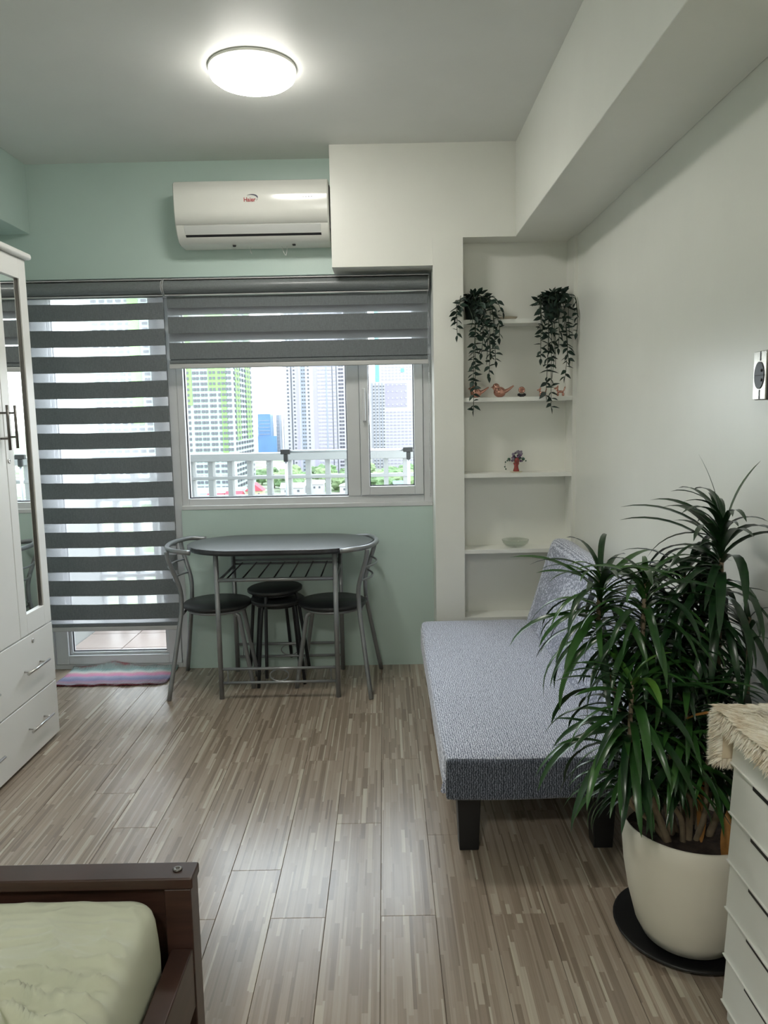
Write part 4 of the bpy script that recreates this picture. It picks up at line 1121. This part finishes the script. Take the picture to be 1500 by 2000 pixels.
# right towers
e, cx = tower('grey_tower', 'lower greyish tower seen through the narrow casement pane', -12.5, 40, 690, 720, 33, 'white_tower')
pane(e, 'recessed_facade', 'lilac2', 1.5, 10.5, 21, 31.5, cx, -.3)
grid(e, 'windows', 'lilac2', [2 + 3.4 * k for k in range(8)], [-44 + 2.9 * k for k in range(18)], 2.2, 1.1, cx)
grid(e, 'upper_windows', 'white_tower', [3.4 + 4.0 * k for k in range(5)], [12 + 5.8 * k for k in range(4)], 1.3, 1.3, cx, -.6)
for x in (-10.5, -7.6, -4.4, -1.6): pane(e, 'facade_recess', 'grey_tower', x, -44, x + .7, 32, cx, -.3)
grid(e, 'windows', 'win_grey', [-9.4, -6.4, -3.2, -.6], [-44 + 2.9 * k for k in range(26)], 1.2, 1.2, cx)
e, cx = tower('teal_edged_tower', 'tallest tower with teal edge behind the grey tower', -8.5, 50, 790, 830, 120, 'white_tower')
pane(e, 'teal_stripe', 'teal_tower', -8.5, 30, -4.2, 119, cx)
pane(e, 'sky_garden', 'teal_tower', 18, 47, 21.5, 51, cx)
grid(e, 'windows', 'lilac2', [-2 + 3.6 * k for k in range(14)], [30 + 3.1 * k for k in range(28)], 2.3, 1.7, cx)
e, cx = tower('blue_glass_tower', 'small far blue glass tower left of the central tower', -149, -134, 900, 925, 8, 'blue_tower')
pane(e, 'lower_wing', 'blue_tower', -149, -45, -127, -18, cx, -3, .02)
grid(e, 'floor_lines', 'grey_tower', [-148], [-40 + 4 * k for k in range(11)], 13, .5, cx)
e, cx = tower('slate_tower', 'slim far grey-blue tower right of the blue glass tower', -130, -126, 920, 940, 7, 'grey_tower')
grid(e, 'windows', 'lilac', [-129.4, -127.8], [-40 + 4 * k for k in range(11)], .9, 1.4, cx)
e, cx = tower('pale_blue_tower', 'far pale blue-grey tower directly left of the central tower', -124, -112, 940, 960, 7, 'lilac2')
grid(e, 'windows', 'grey_tower', [-123 + 2.6 * k for k in range(4)], [-40 + 4 * k for k in range(11)], 1.4, 2, cx)
rr = random.Random(21); q = MB(); q2 = q
for _ in range(260):
    Y = rr.uniform(620, 2000); X = rr.uniform(-.24, .08) * Y; a = rr.uniform(6, 16); h_ = rr.uniform(3, 9) + (Y > 900) * rr.uniform(0, 8)
    if 600 < Y < 960 and (-175 < X < -10 or -25 < X < 60): continue
    q.box(X, Y, -45, X + a, Y + a, -45 + h_)
o = q.obj('low_rise_blocks', M['white_tower']); o['kind'] = 'stuff'; o['label'] = 'crowded white low-rise roofs of the far city'; o['category'] = 'buildings'
def house(label, px0, px1, Y, zt_, depth, wall, roof, ridge='x', rise=2.2):
    x0, x1 = (px0 - 753.5) / 1480 * Y, (px1 - 753.5) / 1480 * Y; w_ = x1 - x0
    e = empty('house', label, 'building', ((x0 + x1) / 2, Y, -45))
    h_ = zt_ + 45; MB().box(-w_ / 2, 0, 0, w_ / 2, depth, h_).obj('wall', M[wall], e)
    if ridge == 'y': MB().prism([(-w_ / 2 - .5, h_), (w_ / 2 + .5, h_), (0, h_ + rise)], 'y', -.6, depth + .6).obj('roof', M[roof], e)
    else: MB().prism([(-.6, h_), (depth + .6, h_), (depth / 2, h_ + rise)], 'x', -w_ / 2 - .5, w_ / 2 + .5).obj('roof', M[roof], e)
    for k in range(3): MB().box(-w_ / 2 + w_ * (.18 + .28 * k), -.1, h_ - 2.4, -w_ / 2 + w_ * (.18 + .28 * k) + w_ * .1, .01, h_ - 1.2).obj('window', M['win_grey'], e)
    return e
house('low house with red roof at lower left of window view', 402, 432, 395, -38.5, 10, 'white_roof', 'red_roof', 'x', 1.6)
house('second red-roofed low house, right of the first', 439, 469, 396, -38.2, 10, 'white_roof', 'red_roof', 'x', 2.2)
house('cream gabled house with red roof in window view', 479, 512, 405, -36.5, 9, 'cream_house', 'red_roof', 'y', 4.0)
house('long white-roofed shed in the middle of window view', 548, 592, 430, -37.5, 14, 'white_roof', 'white_roof', 'x', 2.5)
house('white-roofed shed right of the long shed', 596, 632, 445, -37.0, 12, 'white_tower', 'white_roof', 'x', 2.2)
house('white-roofed house beside the window mullion', 664, 704, 440, -38.0, 12, 'white_tower', 'white_roof', 'y', 2.0)
house('small house with teal roof low in the casement view', 770, 800, 450, -38.0, 10, 'white_tower', 'teal_tower', 'x', 1.4)
def tree_mesh(seed, mat):
    bmx = bmesh.new(); bmesh.ops.create_icosphere(bmx, subdivisions=3, radius=1)
    for v in bmx.verts:
        d = 1 + .45 * noise.noise(v.co * 1.8 + Vector((seed, 0, 0))) + .18 * noise.noise(v.co * 5 + Vector((0, seed, 0))); v.co *= d; v.co.z *= .8
    me = bpy.data.meshes.new('foliage'); bmx.to_mesh(me); bmx.free(); me.materials.append(M[mat]); return me
tm = [tree_mesh(k * 3.3, 'tree' if k % 2 else 'tree2') for k in range(6)]
trunk = MB().tube([(0, 0, 0), (.1, 0, 3.5)], .5, 6, r_end=.3).mesh('trunk', M['bark'])
spots = []
for k in range(26): spots.append((505 + k * 8.4 + rr.uniform(-5, 5), 535 + rr.uniform(-60, 55), 5.6 + rr.uniform(-1, 1.2)))
for k in range(12): spots.append((722 + k * 8 + rr.uniform(-4, 4), 530 + rr.uniform(-55, 60), 5.4 + rr.uniform(-1, 1)))
def _ok(p, L_):
    x = (p[0] - 753.5) / 1480 * p[1]
    return all(((x - (o_[0] - 753.5) / 1480 * o_[1]) ** 2 + (p[1] - o_[1]) ** 2) ** .5 > (p[2] + o_[2]) * 1.15 for o_ in L_)
_k = []
for p_ in spots:
    for t_ in range(60):
        if _ok(p_, _k): _k.append(p_); break
        p_ = (p_[0] + rr.uniform(-5, 5), max(462, min(598, p_[1] + rr.uniform(-25, 25))), p_[2])
spots = _k
for px in (372, 386, 505, 520, 533, 585, 600, 640, 652, 664, 676, 545):
    for t_ in range(60):
        p_ = (px + rr.uniform(-4, 4), 378 + rr.uniform(-12, 8), 3.5 + rr.uniform(-.6, .5))
        if _ok(p_, spots): spots.append(p_); break
for n_, (px, Y, r_) in enumerate(spots):
    X = (px - 753.5) / 1480 * Y
    if px > 715: lb_, gp_ = 'round green city tree seen low through the narrow casement pane', 'city trees in the casement view'
    elif Y < 400: lb_, gp_ = 'small round green tree in the nearest row by the red and white roofs', 'city trees by the low houses'
    else: lb_, gp_ = 'round green tree in the far tree belt left of the window mullion', 'city trees in the far belt'
    e = empty('leafy_tree', lb_, 'tree', (X, Y, -45), 0, gp_)
    o = bpy.data.objects.new('foliage', tm[n_ % 6]); COL.objects.link(o); o.parent = e; o.location = (0, 0, 3.0 + r_ * .55); o.scale = (r_, r_, r_); o.rotation_euler = (0, 0, rr.uniform(0, 6))
    o = bpy.data.objects.new('trunk', trunk); COL.objects.link(o); o.parent = e
print('objects', len(bpy.data.objects))
